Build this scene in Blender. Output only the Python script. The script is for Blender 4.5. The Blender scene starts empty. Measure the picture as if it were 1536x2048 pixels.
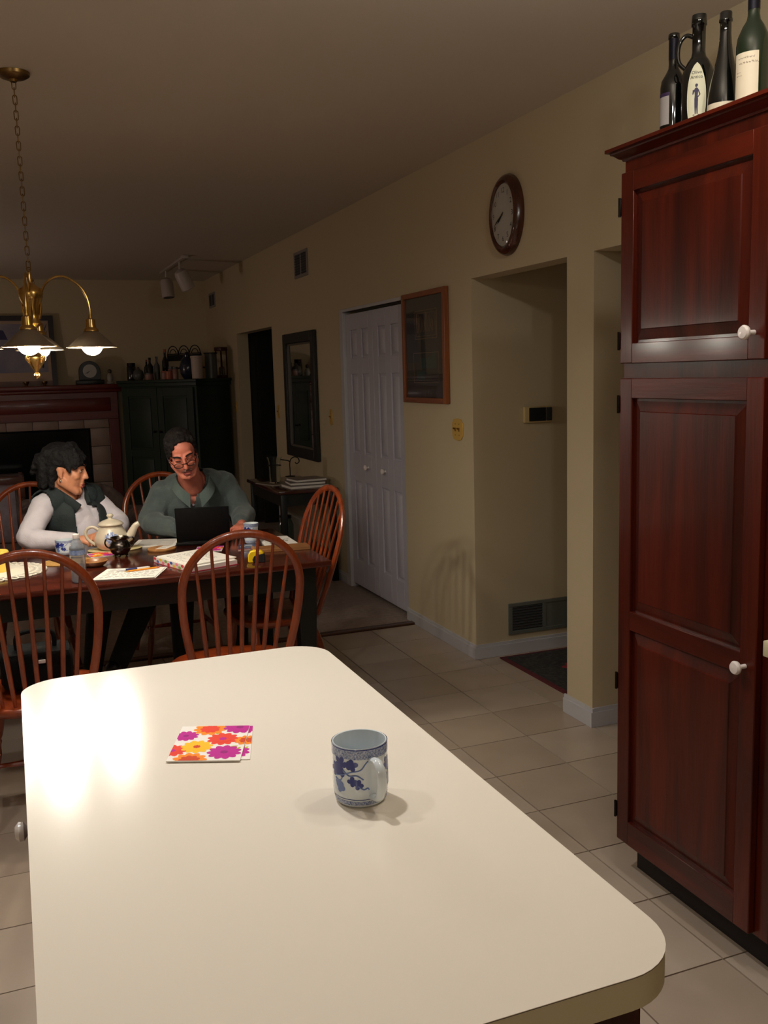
import bpy, bmesh, math, random
import numpy as np
from math import sin, cos, pi, radians, sqrt, atan2
from mathutils import Vector, Matrix, noise as mnoise

# ------------------------------------------------------------------ camera, light, exposure
SC = bpy.context.scene
COL = SC.collection
CAM_H = 1.56
YAW, PITCH, ROLL, FPX = 0.37173436, 0.14559035, -0.02877884, 1900.879
_f = Vector((sin(YAW)*cos(PITCH), cos(YAW)*cos(PITCH), -sin(PITCH)))
_r = Vector((cos(YAW), -sin(YAW), 0)); _u = _r.cross(_f)
_r2 = cos(ROLL)*_r + sin(ROLL)*_u; _u2 = -sin(ROLL)*_r + cos(ROLL)*_u
cam = bpy.data.cameras.new('camera'); camo = bpy.data.objects.new('camera', cam); COL.objects.link(camo)
cam.sensor_fit = 'VERTICAL'; cam.sensor_height = 36.0; cam.lens = 36.0*FPX/2048.0; cam.clip_start = 0.02
mw = Matrix(((_r2.x, _u2.x, -_f.x, 0), (_r2.y, _u2.y, -_f.y, 0), (_r2.z, _u2.z, -_f.z, CAM_H), (0, 0, 0, 1)))
camo.matrix_world = mw
SC.camera = camo
SC.view_settings.view_transform = 'Standard'; SC.view_settings.look = 'None'
SC.view_settings.exposure = 0.0; SC.view_settings.gamma = 1.0; SC.view_settings.use_curve_mapping = False
w = bpy.data.worlds.new('night'); SC.world = w; w.use_nodes = True
w.node_tree.nodes['Background'].inputs[0].default_value = (0.02, 0.02, 0.03, 1); w.node_tree.nodes['Background'].inputs[1].default_value = 0.05

def can_light(name, loc, power, r=0.045, col=(1.0, 0.97, 0.93), spread=130):
    l = bpy.data.lights.new(name, 'AREA'); l.shape = 'DISK'; l.size = 2*r; l.energy = power; l.color = col; l.spread = radians(spread)
    o = bpy.data.objects.new(name, l); COL.objects.link(o); o.location = loc
    return o
# the kitchen's recessed ceiling lamps, four around the island
KP = 5.6
can_light('kitchen_lamp', (0.25, 2.00, 2.66), KP*1.7)
can_light('kitchen_lamp', (-0.50, 2.10, 2.66), KP*0.8)
# added fill light for the dim far room, out of view on the left
def bulb(name, loc, power, r, col):
    l = bpy.data.lights.new(name, 'POINT'); l.energy = power; l.shadow_soft_size = r; l.color = col
    o = bpy.data.objects.new(name, l); COL.objects.link(o); o.location = loc
    return o
bulb('living_room_fill', (-2.2, 8.7, 1.15), 21.0, 0.15, (1.0, 0.84, 0.80))
# two bare-bulb spot heads of the kitchen ceiling, near the pantry
bulb('kitchen_bulb', (1.30, 1.13, 2.42), 11.0, 0.035, (1.0, 0.96, 0.90))
bulb('kitchen_bulb', (1.27, 1.70, 2.42), 9.5, 0.035, (1.0, 0.96, 0.90))
# added fill light behind the camera, brightening ceiling and kitchen
bulb('kitchen_fill', (-1.5, -1.3, 2.35), 24.0, 0.15, (1.0, 0.95, 0.88))
GLOBE_L = 175.0          # radiance of the four chandelier globes

# ------------------------------------------------------------------ helpers
def lin(c):
    return tuple(((v/255.0)/12.92 if v/255.0 <= 0.04045 else ((v/255.0+0.055)/1.055)**2.4) for v in c) + (1.0,)

def new_mat(name):
    m = bpy.data.materials.new(name); m.use_nodes = True
    return m, m.node_tree.nodes, m.node_tree.links, m.node_tree.nodes['Principled BSDF']

def M_(name, col, rough=0.5, metal=0.0, spec=0.5, var=0.0, scale=8.0, bump=0.0, bscale=60.0, coat=0.0, col2=None, stretch=None, sheen=0.0):
    m, N, L, b = new_mat(name)
    c = lin(col)
    b.inputs['Base Color'].default_value = c; b.inputs['Roughness'].default_value = rough
    b.inputs['Metallic'].default_value = metal; b.inputs['Specular IOR Level'].default_value = spec
    if coat: b.inputs['Coat Weight'].default_value = coat; b.inputs['Coat Roughness'].default_value = 0.12
    if sheen: b.inputs['Sheen Weight'].default_value = sheen
    if var or col2 or bump:
        tc = N.new('ShaderNodeTexCoord'); mp = N.new('ShaderNodeMapping'); L.new(tc.outputs['Object'], mp.inputs[0])
        if stretch: mp.inputs['Scale'].default_value = stretch
    if var or col2:
        nz = N.new('ShaderNodeTexNoise'); nz.inputs['Scale'].default_value = scale; nz.inputs['Detail'].default_value = 5
        L.new(mp.outputs[0], nz.inputs['Vector'])
        rp = N.new('ShaderNodeValToRGB'); L.new(nz.outputs[0], rp.inputs[0])
        rp.color_ramp.elements[0].position = 0.32; rp.color_ramp.elements[1].position = 0.68
        if col2: c2 = lin(col2)
        else: c2 = tuple(min(1, v*(1+var)) for v in c[:3]) + (1,); c = tuple(v*(1-var) for v in c[:3]) + (1,)
        rp.color_ramp.elements[0].color = c; rp.color_ramp.elements[1].color = c2
        L.new(rp.outputs[0], b.inputs['Base Color'])
    if bump:
        n2 = N.new('ShaderNodeTexNoise'); n2.inputs['Scale'].default_value = bscale; n2.inputs['Detail'].default_value = 4
        L.new(mp.outputs[0], n2.inputs['Vector'])
        bp = N.new('ShaderNodeBump'); bp.inputs['Strength'].default_value = bump; bp.inputs['Distance'].default_value = 0.01
        L.new(n2.outputs[0], bp.inputs['Height']); L.new(bp.outputs[0], b.inputs['Normal'])
    return m

def wood(name, c1, c2, rough=0.35, axis='Z', scale=9.0, coat=0.3, dist=3.0, spec=0.5):
    """streaky procedural timber: long noise streaks plus fine pores along one axis"""
    m, N, L, b = new_mat(name)
    tc = N.new('ShaderNodeTexCoord'); mp = N.new('ShaderNodeMapping'); L.new(tc.outputs['Object'], mp.inputs[0])
    s = {'X': (0.08, 1, 1), 'Y': (1, 0.08, 1), 'Z': (1, 1, 0.08)}[axis]
    mp.inputs['Scale'].default_value = s
    nz = N.new('ShaderNodeTexNoise'); nz.inputs['Scale'].default_value = scale*1.6; nz.inputs['Detail'].default_value = 6; nz.inputs['Distortion'].default_value = dist*0.3
    L.new(mp.outputs[0], nz.inputs['Vector'])
    rp = N.new('ShaderNodeValToRGB'); L.new(nz.outputs[0], rp.inputs[0])
    rp.color_ramp.elements[0].position = 0.3; rp.color_ramp.elements[1].position = 0.7
    rp.color_ramp.elements[0].color = lin(c1); rp.color_ramp.elements[1].color = lin(c2)
    n3 = N.new('ShaderNodeTexNoise'); n3.inputs['Scale'].default_value = scale*14; n3.inputs['Detail'].default_value = 3
    L.new(mp.outputs[0], n3.inputs['Vector'])
    mx = N.new('ShaderNodeMix'); mx.data_type = 'RGBA'; mx.blend_type = 'MULTIPLY'; mx.inputs[0].default_value = 0.35
    L.new(rp.outputs[0], mx.inputs[6]); L.new(n3.outputs[0], mx.inputs[7]); L.new(mx.outputs[2], b.inputs['Base Color'])
    bp = N.new('ShaderNodeBump'); bp.inputs['Strength'].default_value = 0.15; bp.inputs['Distance'].default_value = 0.004
    L.new(n3.outputs[0], bp.inputs['Height']); L.new(bp.outputs[0], b.inputs['Normal'])
    b.inputs['Roughness'].default_value = rough; b.inputs['Coat Weight'].default_value = coat; b.inputs['Coat Roughness'].default_value = 0.14; b.inputs['Specular IOR Level'].default_value = spec
    return m

def glass(name, col, rough=0.02, ior=1.45, trans=1.0):
    m, N, L, b = new_mat(name)
    b.inputs['Base Color'].default_value = lin(col); b.inputs['Roughness'].default_value = rough
    b.inputs['Transmission Weight'].default_value = trans; b.inputs['IOR'].default_value = ior
    return m

def emit(name, col, strength):
    m, N, L, b = new_mat(name)
    b.inputs['Base Color'].default_value = lin(col); b.inputs['Emission Color'].default_value = lin(col); b.inputs['Emission Strength'].default_value = strength
    return m

class MB:
    """collects shapes, then builds ONE mesh object"""
    def __init__(s): s.v = []; s.f = []; s.m = []; s.k = 0
    def mat(s, k): s.k = k; return s
    def add(s, vs, fs):
        o = len(s.v); s.v += [Vector(p) for p in vs]; s.f += [tuple(i+o for i in f) for f in fs]; s.m += [s.k]*len(fs); return s
    def box(s, x0, y0, z0, x1, y1, z1, c=0.0):
        if x0 > x1: x0, x1 = x1, x0
        if y0 > y1: y0, y1 = y1, y0
        if z0 > z1: z0, z1 = z1, z0
        if c <= 0:
            return s.add([(x0,y0,z0),(x1,y0,z0),(x1,y1,z0),(x0,y1,z0),(x0,y0,z1),(x1,y0,z1),(x1,y1,z1),(x0,y1,z1)],
                [(0,3,2,1),(4,5,6,7),(0,1,5,4),(1,2,6,5),(2,3,7,6),(3,0,4,7)])
        bm = bmesh.new(); bmesh.ops.create_cube(bm, size=1.0)
        for v in bm.verts: v.co = Vector(((x0+x1)/2+v.co.x*(x1-x0), (y0+y1)/2+v.co.y*(y1-y0), (z0+z1)/2+v.co.z*(z1-z0)))
        bmesh.ops.bevel(bm, geom=list(bm.edges), offset=min(c, 0.49*min(x1-x0, y1-y0, z1-z0)), segments=2, affect='EDGES', profile=0.5)
        return s.bm(bm)
    def bm(s, bm, mtx=None):
        bm.verts.ensure_lookup_table(); bm.verts.index_update()
        s.add([(mtx @ v.co if mtx else v.co.copy()) for v in bm.verts], [tuple(v.index for v in f.verts) for f in bm.faces]); bm.free(); return s
    def obox(s, c, half, rot, cham=0.0):
        t = MB(); t.box(-half[0], -half[1], -half[2], half[0], half[1], half[2], cham)
        R = rot.to_4x4() if hasattr(rot, 'to_4x4') else rot
        return s.add([Vector(c) + (R @ v) for v in t.v], t.f)
    def tube(s, pts, r, n=8, closed=False, cap=True, flat=None, up=None):
        """swept tube; r number or list; flat=(a,b) scales across the two section axes"""
        P = [Vector(p) for p in pts]; m = len(P)
        rr = [r]*m if isinstance(r, (int, float)) else list(r)
        T = []
        for i in range(m):
            a = P[(i-1) % m] if (closed or i > 0) else P[i]; b = P[(i+1) % m] if (closed or i < m-1) else P[i]
            t = (b-a); T.append(t.normalized() if t.length > 1e-9 else Vector((0,0,1)))
        ref = Vector(up) if up else (Vector((0,0,1)) if abs(T[0].z) < 0.9 else Vector((1,0,0)))
        nrm = (ref - T[0]*ref.dot(T[0])).normalized(); vs = []
        fa, fb = flat if flat else (1, 1)
        for i in range(m):
            if up: nn = Vector(up) - T[i]*Vector(up).dot(T[i]); nrm = nn.normalized() if nn.length > 1e-6 else nrm
            else:
                nrm = nrm - T[i]*nrm.dot(T[i]); nrm.normalize()
            bn = T[i].cross(nrm)
            for j in range(n):
                a = 2*pi*j/n; vs.append(P[i] + (nrm*cos(a)*fa + bn*sin(a)*fb)*rr[i])
        fs = []
        for i in range(m if closed else m-1):
            for j in range(n):
                a = i*n+j; b = i*n+(j+1) % n; c = ((i+1) % m)*n+(j+1) % n; d = ((i+1) % m)*n+j
                fs.append((a, b, c, d))
        if cap and not closed: fs.append(tuple(range(n-1, -1, -1))); fs.append(tuple((m-1)*n+j for j in range(n)))
        return s.add(vs, fs)
    def lathe(s, prof, c=(0,0,0), n=24, closed=False, sx=1.0, sy=1.0, cap=True):
        """prof list of (r,z); open ends with r>0 are capped"""
        c = Vector(c); vs = []; m = len(prof)
        for (r, z) in prof:
            r = max(r, 1e-4)
            for j in range(n): a = 2*pi*j/n; vs.append(c + Vector((r*cos(a)*sx, r*sin(a)*sy, z)))
        fs = []
        for i in range(m if closed else m-1):
            i2 = (i+1) % m
            for j in range(n): fs.append((i*n+j, i*n+(j+1) % n, i2*n+(j+1) % n, i2*n+j))
        if cap and not closed: fs.append(tuple(range(n-1, -1, -1))); fs.append(tuple((m-1)*n+j for j in range(n)))
        return s.add(vs, fs)
    def ell(s, c, r, rot=None, n=14, m=9):
        vs = []; c = Vector(c)
        for i in range(m+1):
            th = pi*i/m
            for j in range(n):
                a = 2*pi*j/n; p = Vector((r[0]*max(sin(th), 1e-3)*cos(a), r[1]*max(sin(th), 1e-3)*sin(a), -r[2]*cos(th)))
                if rot: p = rot @ p
                vs.append(c+p)
        fs = [(i*n+j, i*n+(j+1) % n, (i+1)*n+(j+1) % n, (i+1)*n+j) for i in range(m) for j in range(n)]
        fs.append(tuple(range(n-1, -1, -1))); fs.append(tuple(m*n+j for j in range(n)))
        return s.add(vs, fs)
    def cap(s, a, b, ra, rb, n=12):
        """tapered capsule"""
        a = Vector(a); b = Vector(b); d = (b-a); L_ = d.length; t = d.normalized() if L_ > 1e-6 else Vector((0,0,1))
        ref = Vector((0,0,1)) if abs(t.z) < 0.9 else Vector((1,0,0)); u = (ref-t*ref.dot(t)).normalized(); v = t.cross(u)
        rings = [(a-t*ra*0.97, ra*0.2), (a-t*ra*0.7, ra*0.71), (a-t*ra*0.3, ra*0.95), (a, ra), (b, rb), (b+t*rb*0.3, rb*0.95), (b+t*rb*0.7, rb*0.71), (b+t*rb*0.97, rb*0.2)]
        vs = []
        for (p, r) in rings:
            for j in range(n): q = 2*pi*j/n; vs.append(p+(u*cos(q)+v*sin(q))*r)
        m = len(rings)
        fs = [(i*n+j, i*n+(j+1) % n, (i+1)*n+(j+1) % n, (i+1)*n+j) for i in range(m-1) for j in range(n)]
        fs.append(tuple(range(n-1, -1, -1))); fs.append(tuple((m-1)*n+j for j in range(n)))
        return s.add(vs, fs)
    def prism(s, poly, z0, z1):
        """poly list of (x,y) ccw"""
        n = len(poly); vs = [(x, y, z0) for x, y in poly]+[(x, y, z1) for x, y in poly]
        fs = [tuple(range(n-1, -1, -1)), tuple(range(n, 2*n))]+[(i, (i+1) % n, n+(i+1) % n, n+i) for i in range(n)]
        return s.add(vs, fs)
    def xf(s, fn): s.v = [Vector(fn(p)) for p in s.v]; return s
    def mesh(s, name, mats, off=Vector((0,0,0)), sharp=38, smooth=True):
        me = bpy.data.meshes.new(name); me.from_pydata([tuple(p-off) for p in s.v], [], s.f)
        for m in (mats if isinstance(mats, (list, tuple)) else [mats]): me.materials.append(m)
        if any(s.m): me.polygons.foreach_set('material_index', s.m)
        if smooth:
            me.polygons.foreach_set('use_smooth', [True]*len(me.polygons)); me.set_sharp_from_angle(angle=radians(sharp))
        me.validate(); me.update(); return me

OFF = {}
def thing(name, label, cat, loc=(0,0,0), rz=0.0, group=None):
    o = bpy.data.objects.new(name, None); COL.objects.link(o); o.empty_display_size = 0.05
    o.location = loc; o.rotation_euler = (0, 0, rz); OFF[o.name] = Vector(loc)
    tag(o, label, cat, group); return o
def tag(o, label=None, cat=None, group=None, kind=None):
    if label: o['label'] = label
    if cat: o['category'] = cat
    if group: o['group'] = group
    if kind: o['kind'] = kind
    return o
def part(name, mb, mats, parent=None, world=False, bev=0.0, sharp=38, label=None, kind=None, loc=None):
    """one mesh object; world=True: mb was written in world coordinates and is moved into the (unrotated) parent's frame.
    loc: own origin for a parentless object"""
    off = OFF.get(parent.name, Vector((0,0,0))) if (parent and world) else Vector((0,0,0))
    own = Vector(loc) if loc is not None else Vector((0,0,0))
    me = mb.mesh(name, mats, off+own, sharp)
    o = bpy.data.objects.new(name, me); COL.objects.link(o)
    if parent: o.parent = parent
    o.location = own
    OFF[o.name] = off+own
    if bev:
        b = o.modifiers.new('bevel', 'BEVEL'); b.width = bev; b.segments = 2; b.limit_method = 'ANGLE'; b.angle_limit = radians(40)
    if label: o['label'] = label
    if kind: o['kind'] = kind
    return o
def solo(name, mb, mats, label, cat, loc, group=None, **k):
    o = part(name, mb, mats, None, loc=loc, **k); tag(o, label, cat, group); return o
def struct(name, mb, mats, **k):
    o = part(name, mb, mats, None, **k); o['kind'] = 'structure'; return o
def copy_tree(o, parent=None):
    c = o.copy(); COL.objects.link(c)
    if parent: c.parent = parent
    for ch in list(o.children): copy_tree(ch, c)
    return c
def arc(c, r, a0, a1, n, ax=(1,0,0), ay=(0,0,1), ry=None):
    c = Vector(c); ax = Vector(ax); ay = Vector(ay); ry = r if ry is None else ry
    return [c+ax*(r*cos(a0+(a1-a0)*i/n))+ay*(ry*sin(a0+(a1-a0)*i/n)) for i in range(n+1)]
def spline(P, n=6):
    """Catmull-Rom through points"""
    P = [Vector(p) for p in P]; out = []
    for i in range(len(P)-1):
        p0 = P[max(i-1, 0)]; p1 = P[i]; p2 = P[i+1]; p3 = P[min(i+2, len(P)-1)]
        for k in range(n):
            t = k/n; out.append(0.5*((2*p1)+(-p0+p2)*t+(2*p0-5*p1+4*p2-p3)*t*t+(-p0+3*p1-3*p2+p3)*t**3))
    out.append(P[-1]); return out
def rpoly(x0, y0, x1, y1, r, n=8):
    out = []
    for cx, cy, a in ((x1-r, y0+r, -pi/2), (x1-r, y1-r, 0), (x0+r, y1-r, pi/2), (x0+r, y0+r, pi)):
        out += [(cx+r*cos(a+pi/2*i/n), cy+r*sin(a+pi/2*i/n)) for i in range(n+1)]
    return out
def text_mesh(body, size, align='CENTER', spacing=1.0):
    cu = bpy.data.curves.new('lettering', 'FONT'); cu.body = body; cu.size = size; cu.align_x = align; cu.align_y = 'CENTER'; cu.space_line = spacing
    cu.resolution_u = 2; cu.extrude = 0.0
    o = bpy.data.objects.new('lettering', cu); COL.objects.link(o)
    dg = bpy.context.evaluated_depsgraph_get(); me = bpy.data.meshes.new_from_object(o.evaluated_get(dg))
    mb = MB(); mb.add([v.co.copy() for v in me.vertices], [tuple(p.vertices) for p in me.polygons])
    bpy.data.objects.remove(o); bpy.data.curves.remove(cu); bpy.data.meshes.remove(me)
    return mb
# ------------------------------------------------------------------ materials
WALL = M_('cream_wall_paint', (198,182,150), 0.7, spec=0.25, bump=0.05, bscale=180)
CEIL = M_('ceiling_paint', (212,200,184), 0.85, spec=0.2, bump=0.06, bscale=200)
TRIM = M_('white_trim_paint', (194,192,196), 0.45)
DOORW = M_('white_door_paint', (190,187,198), 0.45)
TILE = M_('beige_floor_tile', (188,170,150), 0.28, var=0.06, scale=3, bump=0.02, bscale=25)
GROUT = M_('grout', (140,123,106), 0.9, var=0.1, scale=30)
CARPET = M_('beige_carpet', (158,142,132), 0.95, spec=0.1, var=0.12, scale=30, bump=0.5, bscale=300)
STRIP = wood('threshold_oak', (70,40,22), (110,66,36), 0.4, 'X')
CHERRY = wood('cherry_cabinet', (54,12,4), (98,29,10), 0.38, 'Z', 7, 0.26, spec=0.2)
CHERRYH = wood('cherry_cabinet_rail', (54,12,4), (98,29,10), 0.38, 'Y', 7, 0.26, spec=0.2)
TOE = M_('dark_toe_kick', (22,12,9), 0.7)
LAM = M_('cream_laminate', (238,228,212), 0.17, spec=0.55, bump=0.015, bscale=500)
LAMCORE = M_('laminate_edge_seam', (50,34,22), 0.6)
LAME = M_('laminate_edge_band', (214,204,168), 0.4, bump=0.01, bscale=500)
KNOBW = M_('white_ceramic', (236,226,220), 0.15)
HINGE = M_('dark_bronze', (30,22,18), 0.4, metal=0.8)
BLACK = M_('dark_void', (6,6,7), 0.8)
BRASS = M_('polished_brass', (198,160,92), 0.24, metal=1.0)
BRASSP = M_('satin_brass_plate', (226,184,92), 0.35, metal=0.35)  # bright diffuse yellow stands in for the chandelier mirrored in the brass
BRASSD = M_('aged_brass', (138,110,66), 0.35, metal=1.0, var=0.15, scale=20)
CHAIRW = wood('chair_cherry', (120,46,18), (160,68,28), 0.28, 'Z', 14, 0.5)
CHAIRB = wood('chair_cherry_back', (128,50,20), (166,74,32), 0.26, 'Z', 14, 0.5)
TABTOP = wood('table_cherry', (62,22,15), (92,36,23), 0.14, 'X', 9, 0.5)
TABBASE = M_('table_base_black_green', (12,16,13), 0.4)
GREEN = M_('dark_green_paint', (24,44,34), 0.5, var=0.15, scale=6)
GREEND = M_('dark_green_side', (24,44,34), 0.5)
MANTEL = wood('mantel_cherry', (92,26,20), (124,40,28), 0.35, 'X', 8, 0.2)
HEARTH = M_('hearth_tile', (150,128,116), 0.4, var=0.08, scale=8)
FIREB = M_('firebox_black', (10,12,13), 0.9)

# ------------------------------------------------------------------ room shell
WX = 2.27; WT = 0.12; CZ = 2.69; FY = 11.45; OPZ = 2.026
T0 = -2.6
def wall_run(mb, y0, y1, z0=0.0, z1=CZ): mb.box(WX, y0, z0, WX+WT, y1, z1)
m = MB()
wall_run(m, T0, 2.42); wall_run(m, 2.42, 3.386, OPZ); wall_run(m, 3.386, 3.588); wall_run(m, 3.588, 4.495, OPZ); wall_run(m, 4.495, 5.435)
wall_run(m, 5.435, 6.505, 1.99); wall_run(m, 6.505, 8.483); wall_run(m, 8.483, 9.892, 2.0); wall_run(m, 9.892, FY+0.12)
struct('wall_right', m, WALL)
m = MB(); m.box(-3.0, FY, 0, WX, FY+0.12, CZ); struct('wall_far', m, WALL)
m = MB(); m.box(-3.12, T0, 0, -3.0, FY+0.12, CZ); struct('wall_left', m, WALL)
m = MB(); m.box(-3.12, T0-0.12, 0, WX+WT, T0, CZ); struct('wall_back', m, WALL)
m = MB(); m.box(-3.12, T0-0.12, CZ, 4.2, FY+0.12, CZ+0.1); struct('ceiling', m, CEIL)
# hallway shell seen through the two openings
m = MB(); m.box(WX+WT, 4.495, 0, 3.8, 4.615, CZ); struct('wall_hall_far', m, WALL)
m = MB(); m.box(WX+WT, 3.386, 0, 3.8, 3.588, CZ); struct('wall_hall_middle', m, WALL)
m = MB(); m.box(3.8, 2.2, 0, 3.92, 4.615, CZ); struct('wall_hall_end', m, WALL)
m = MB(); m.box(WX+WT, 2.2, 0, 3.8, 2.32, CZ); struct('wall_hall_near', m, WALL)
# dark room behind the far doorway, and the closet behind the folding doors
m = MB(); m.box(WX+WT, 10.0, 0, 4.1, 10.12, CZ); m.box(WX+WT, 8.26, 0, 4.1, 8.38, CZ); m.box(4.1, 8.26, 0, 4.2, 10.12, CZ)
struct('wall_side_room', m, M_('room_paint_darkened', (60,52,46), 0.8))  # wall colour darkened to stand in for the room's lack of light
m = MB(); m.box(WX+WT+0.5, 5.3, 0, WX+WT+0.56, 6.65, CZ); struct('wall_closet', m, WALL)
# door leaf standing open inside the dark doorway
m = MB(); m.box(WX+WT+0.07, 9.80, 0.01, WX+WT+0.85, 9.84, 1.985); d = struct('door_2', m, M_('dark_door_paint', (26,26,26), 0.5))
m = MB(); m.lathe([(0.012,0),(0.012,0.03),(0.028,0.04),(0.03,0.06),(0.018,0.075),(0.002,0.078)], n=14); m.xf(lambda p: (WX+WT+0.78+p.x, 9.80-p.z, 0.95+p.y)); part('door_knob', m, BRASSD, d)

# floor: slab, tiles laid one by one, wooden threshold strip, carpet beyond
m = MB(); m.box(-3.12, T0-0.12, -0.12, 4.2, FY+0.12, -0.006)
floor = struct('floor', m, GROUT)
TP = 0.315; TX0 = 1.645; TY0 = 2.787; THR = 5.312
rt = random.Random(3)
tile_meshes = []
TILES = [M_('beige_floor_tile_%d' % i, c, 0.27, var=0.05, scale=4, bump=0.02, bscale=25) for i, c in enumerate(((178,160,142), (172,154,136), (182,165,148)))]
for i in range(3):
    mb = MB(); mb.box(-TP/2+0.0025, -TP/2+0.0025, -0.008, TP/2-0.0025, TP/2-0.0025, 0.0)
    me = mb.mesh('tile', TILES[i])
    tile_meshes.append(me)
# per-tile placement: whole tiles inside the room, cut tiles only at the walls
def in_view(x, y):
    d = Vector((x, y, 0-CAM_H)); z = d.dot(_f)
    if z < 0.2: return False
    px = 768+FPX*d.dot(_r2)/z; py = 1024-FPX*d.dot(_u2)/z
    if not (-120 < px < 1656 and -120 < py < 2200): return False
    return True
rest = MB(); n_t = 0; cand = []
for ix in range(-16, 8):
    for iy in range(-18, 9):
        x0 = TX0+ix*TP; y0 = TY0+iy*TP; x1 = x0+TP; y1 = min(y0+TP, THR)
        if y0 >= THR-0.01 or y0 < T0: continue
        x0c = max(x0, -3.0)
        if x1 < -2.99: continue
        if x1 > WX+WT and (y1 < 2.32): continue
        if x0 >= 3.8: continue
        cand.append((x0c, y0, min(x1, 3.8), y1))
under = lambda x0, y0, x1, y1: (x0 > 0.05 and x1 < 0.6 and y1 < 2.05 and y0 > 0.8)
vis = [c for c in cand if in_view((c[0]+c[2])/2, (c[1]+c[3])/2) and not under(*c)]
vis.sort(key=lambda c: ((c[0]+c[2])/2)**2+((c[1]+c[3])/2)**2)
visset = set(vis[:290])
cut_cache = {}
for c in cand:
    x0, y0, x1, y1 = c
    if c in visset:
        wx_, wy_ = round(x1-x0, 4), round(y1-y0, 4)
        if abs(wx_-TP) < 1e-3 and abs(wy_-TP) < 1e-3: me = rt.choice(tile_meshes)
        else:
            key = (wx_, wy_)
            if key not in cut_cache:
                mb = MB(); mb.box(-wx_/2+0.0025, -wy_/2+0.0025, -0.008, wx_/2-0.0025, wy_/2-0.0025, 0.0); cut_cache[key] = mb.mesh('tile', TILES[0])
            me = cut_cache[key]
        o = bpy.data.objects.new('tile', me); COL.objects.link(o); o.parent = floor
        o.location = ((x0+x1)/2, (y0+y1)/2, rt.uniform(-0.0004, 0.0004))
    else: rest.box(x0+0.0025, y0+0.0025, -0.008, x1-0.0025, y1-0.0025, 0.0)
part('outlying_tile', rest, TILES[0], floor, kind='stuff')
m = MB(); m.box(-3.0, THR, -0.006, WX, THR+0.055, 0.012, 0.005); part('threshold_strip', m, STRIP, floor)
# carpet with a soft uneven pile
m = MB(); NX, NY = 70, 80
vs = []; fs = []
for i in range(NX+1):
    for j in range(NY+1):
        x = -3.0+(WX+WT+1.7+3.0)*i/NX; y = THR+0.055+(FY-THR-0.055)*j/NY
        vs.append((x, y, 0.004+0.004*mnoise.noise((x*3, y*3, 0))))
for i in range(NX):
    for j in range(NY): a = i*(NY+1)+j; fs.append((a, a+NY+1, a+NY+2, a+1))
m.add(vs, fs); part('carpet', m, CARPET, floor, kind='stuff')

# baseboards with a stepped top
def base_y(mb, y0, y1, x=WX, h=0.078, t=0.014):
    mb.box(x-t, y0, 0.001, x, y1, h*0.8); mb.box(x-t*0.6, y0, h*0.8, x, y1, h)
def base_x(mb, x0, x1, y, h=0.078, t=0.014):
    mb.box(x0, y-t, 0.001, x1, y, h*0.8); mb.box(x0, y-t*0.6, h*0.8, x1, y, h)
m = MB(); base_y(m, 4.481, 5.435); base_x(m, WX, 3.79, 4.495); struct('baseboard_right', m, TRIM)
m = MB(); base_y(m, 3.372, 3.602, h=0.085); base_x(m, WX, 3.79, 3.386, h=0.085); m.box(WX+0.001, 3.588, 0.001, 3.79, 3.602, 0.068); struct('baseboard_pillar', m, TRIM)
m = MB(); base_y(m, 6.572, 8.483); base_y(m, 9.892, FY); struct('baseboard_right_far', m, TRIM)
m = MB(); base_x(m, -3.0, -0.75, FY); struct('baseboard_far', m, TRIM)

# folding closet doors, two leaves of six raised panels
def fold_leaf(y0, y1, n):
    m = MB(); xf0 = WX+0.012; th = 0.034
    m.box(xf0+0.012, y0, 0.034, xf0+th, y1, 1.972)
    w_ = y1-y0; st = 0.085; cols = [(y0+st, y0+w_/2-0.045), (y0+w_/2+0.045, y1-st)]
    rows = [(0.22, 0.80), (1.0, 1.555), (1.665, 1.86)]
    # stiles and rails proud of the recessed field
    m.box(xf0, y0, 0.034, xf0+0.012, y0+st, 1.972); m.box(xf0, y1-st, 0.034, xf0+0.012, y1, 1.972)
    m.box(xf0, cols[0][1], 0.034, xf0+0.012, cols[1][0], 1.972)
    for za, zb in ((0.034, 0.22), (0.80, 1.0), (1.555, 1.665), (1.86, 1.972)):
        for ca, cb in cols: m.box(xf0, ca, za, xf0+0.012, cb, zb)
    d = struct('door_%d' % n, m, DOORW, bev=0.0025)
    for za, zb in rows:
        for ca, cb in cols:
            p = MB(); e = 0.012; b2 = 0.028
            P = [(xf0+0.0119, ca+e, za+e), (xf0+0.0119, cb-e, za+e), (xf0+0.0119, cb-e, zb-e), (xf0+0.0119, ca+e, zb-e),
                 (xf0+0.003, ca+b2, za+b2), (xf0+0.003, cb-b2, za+b2), (xf0+0.003, cb-b2, zb-b2), (xf0+0.003, ca+b2, zb-b2)]
            p.add(P, [(4,7,6,5), (0,4,5,1), (1,5,6,2), (2,6,7,3), (3,7,4,0)]); part('raised_panel', p, DOORW, d)
    return d
YM = 5.97
dl = fold_leaf(YM+0.003, 6.498, 3); dr = fold_leaf(5.441, YM-0.003, 4)
for d, yk in ((dl, 6.12), (dr, 5.80)):
    m = MB(); m.lathe([(0.008,0),(0.008,0.014),(0.018,0.02),(0.02,0.03),(0.012,0.036),(0.001,0.038)], n=14)
    m.xf(lambda p, yk=yk: (WX+0.012-p.z, yk+p.x, 0.915+p.y)); part('door_knob', m, KNOBW, d)
m = MB(); m.box(WX-0.012, 6.502, 0, WX+0.05, 6.572, 2.01); m.box(WX-0.010, 5.43, 1.99, WX+0.03, 6.572, 2.012); struct('trim_1', m, TRIM, bev=0.003)

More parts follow.
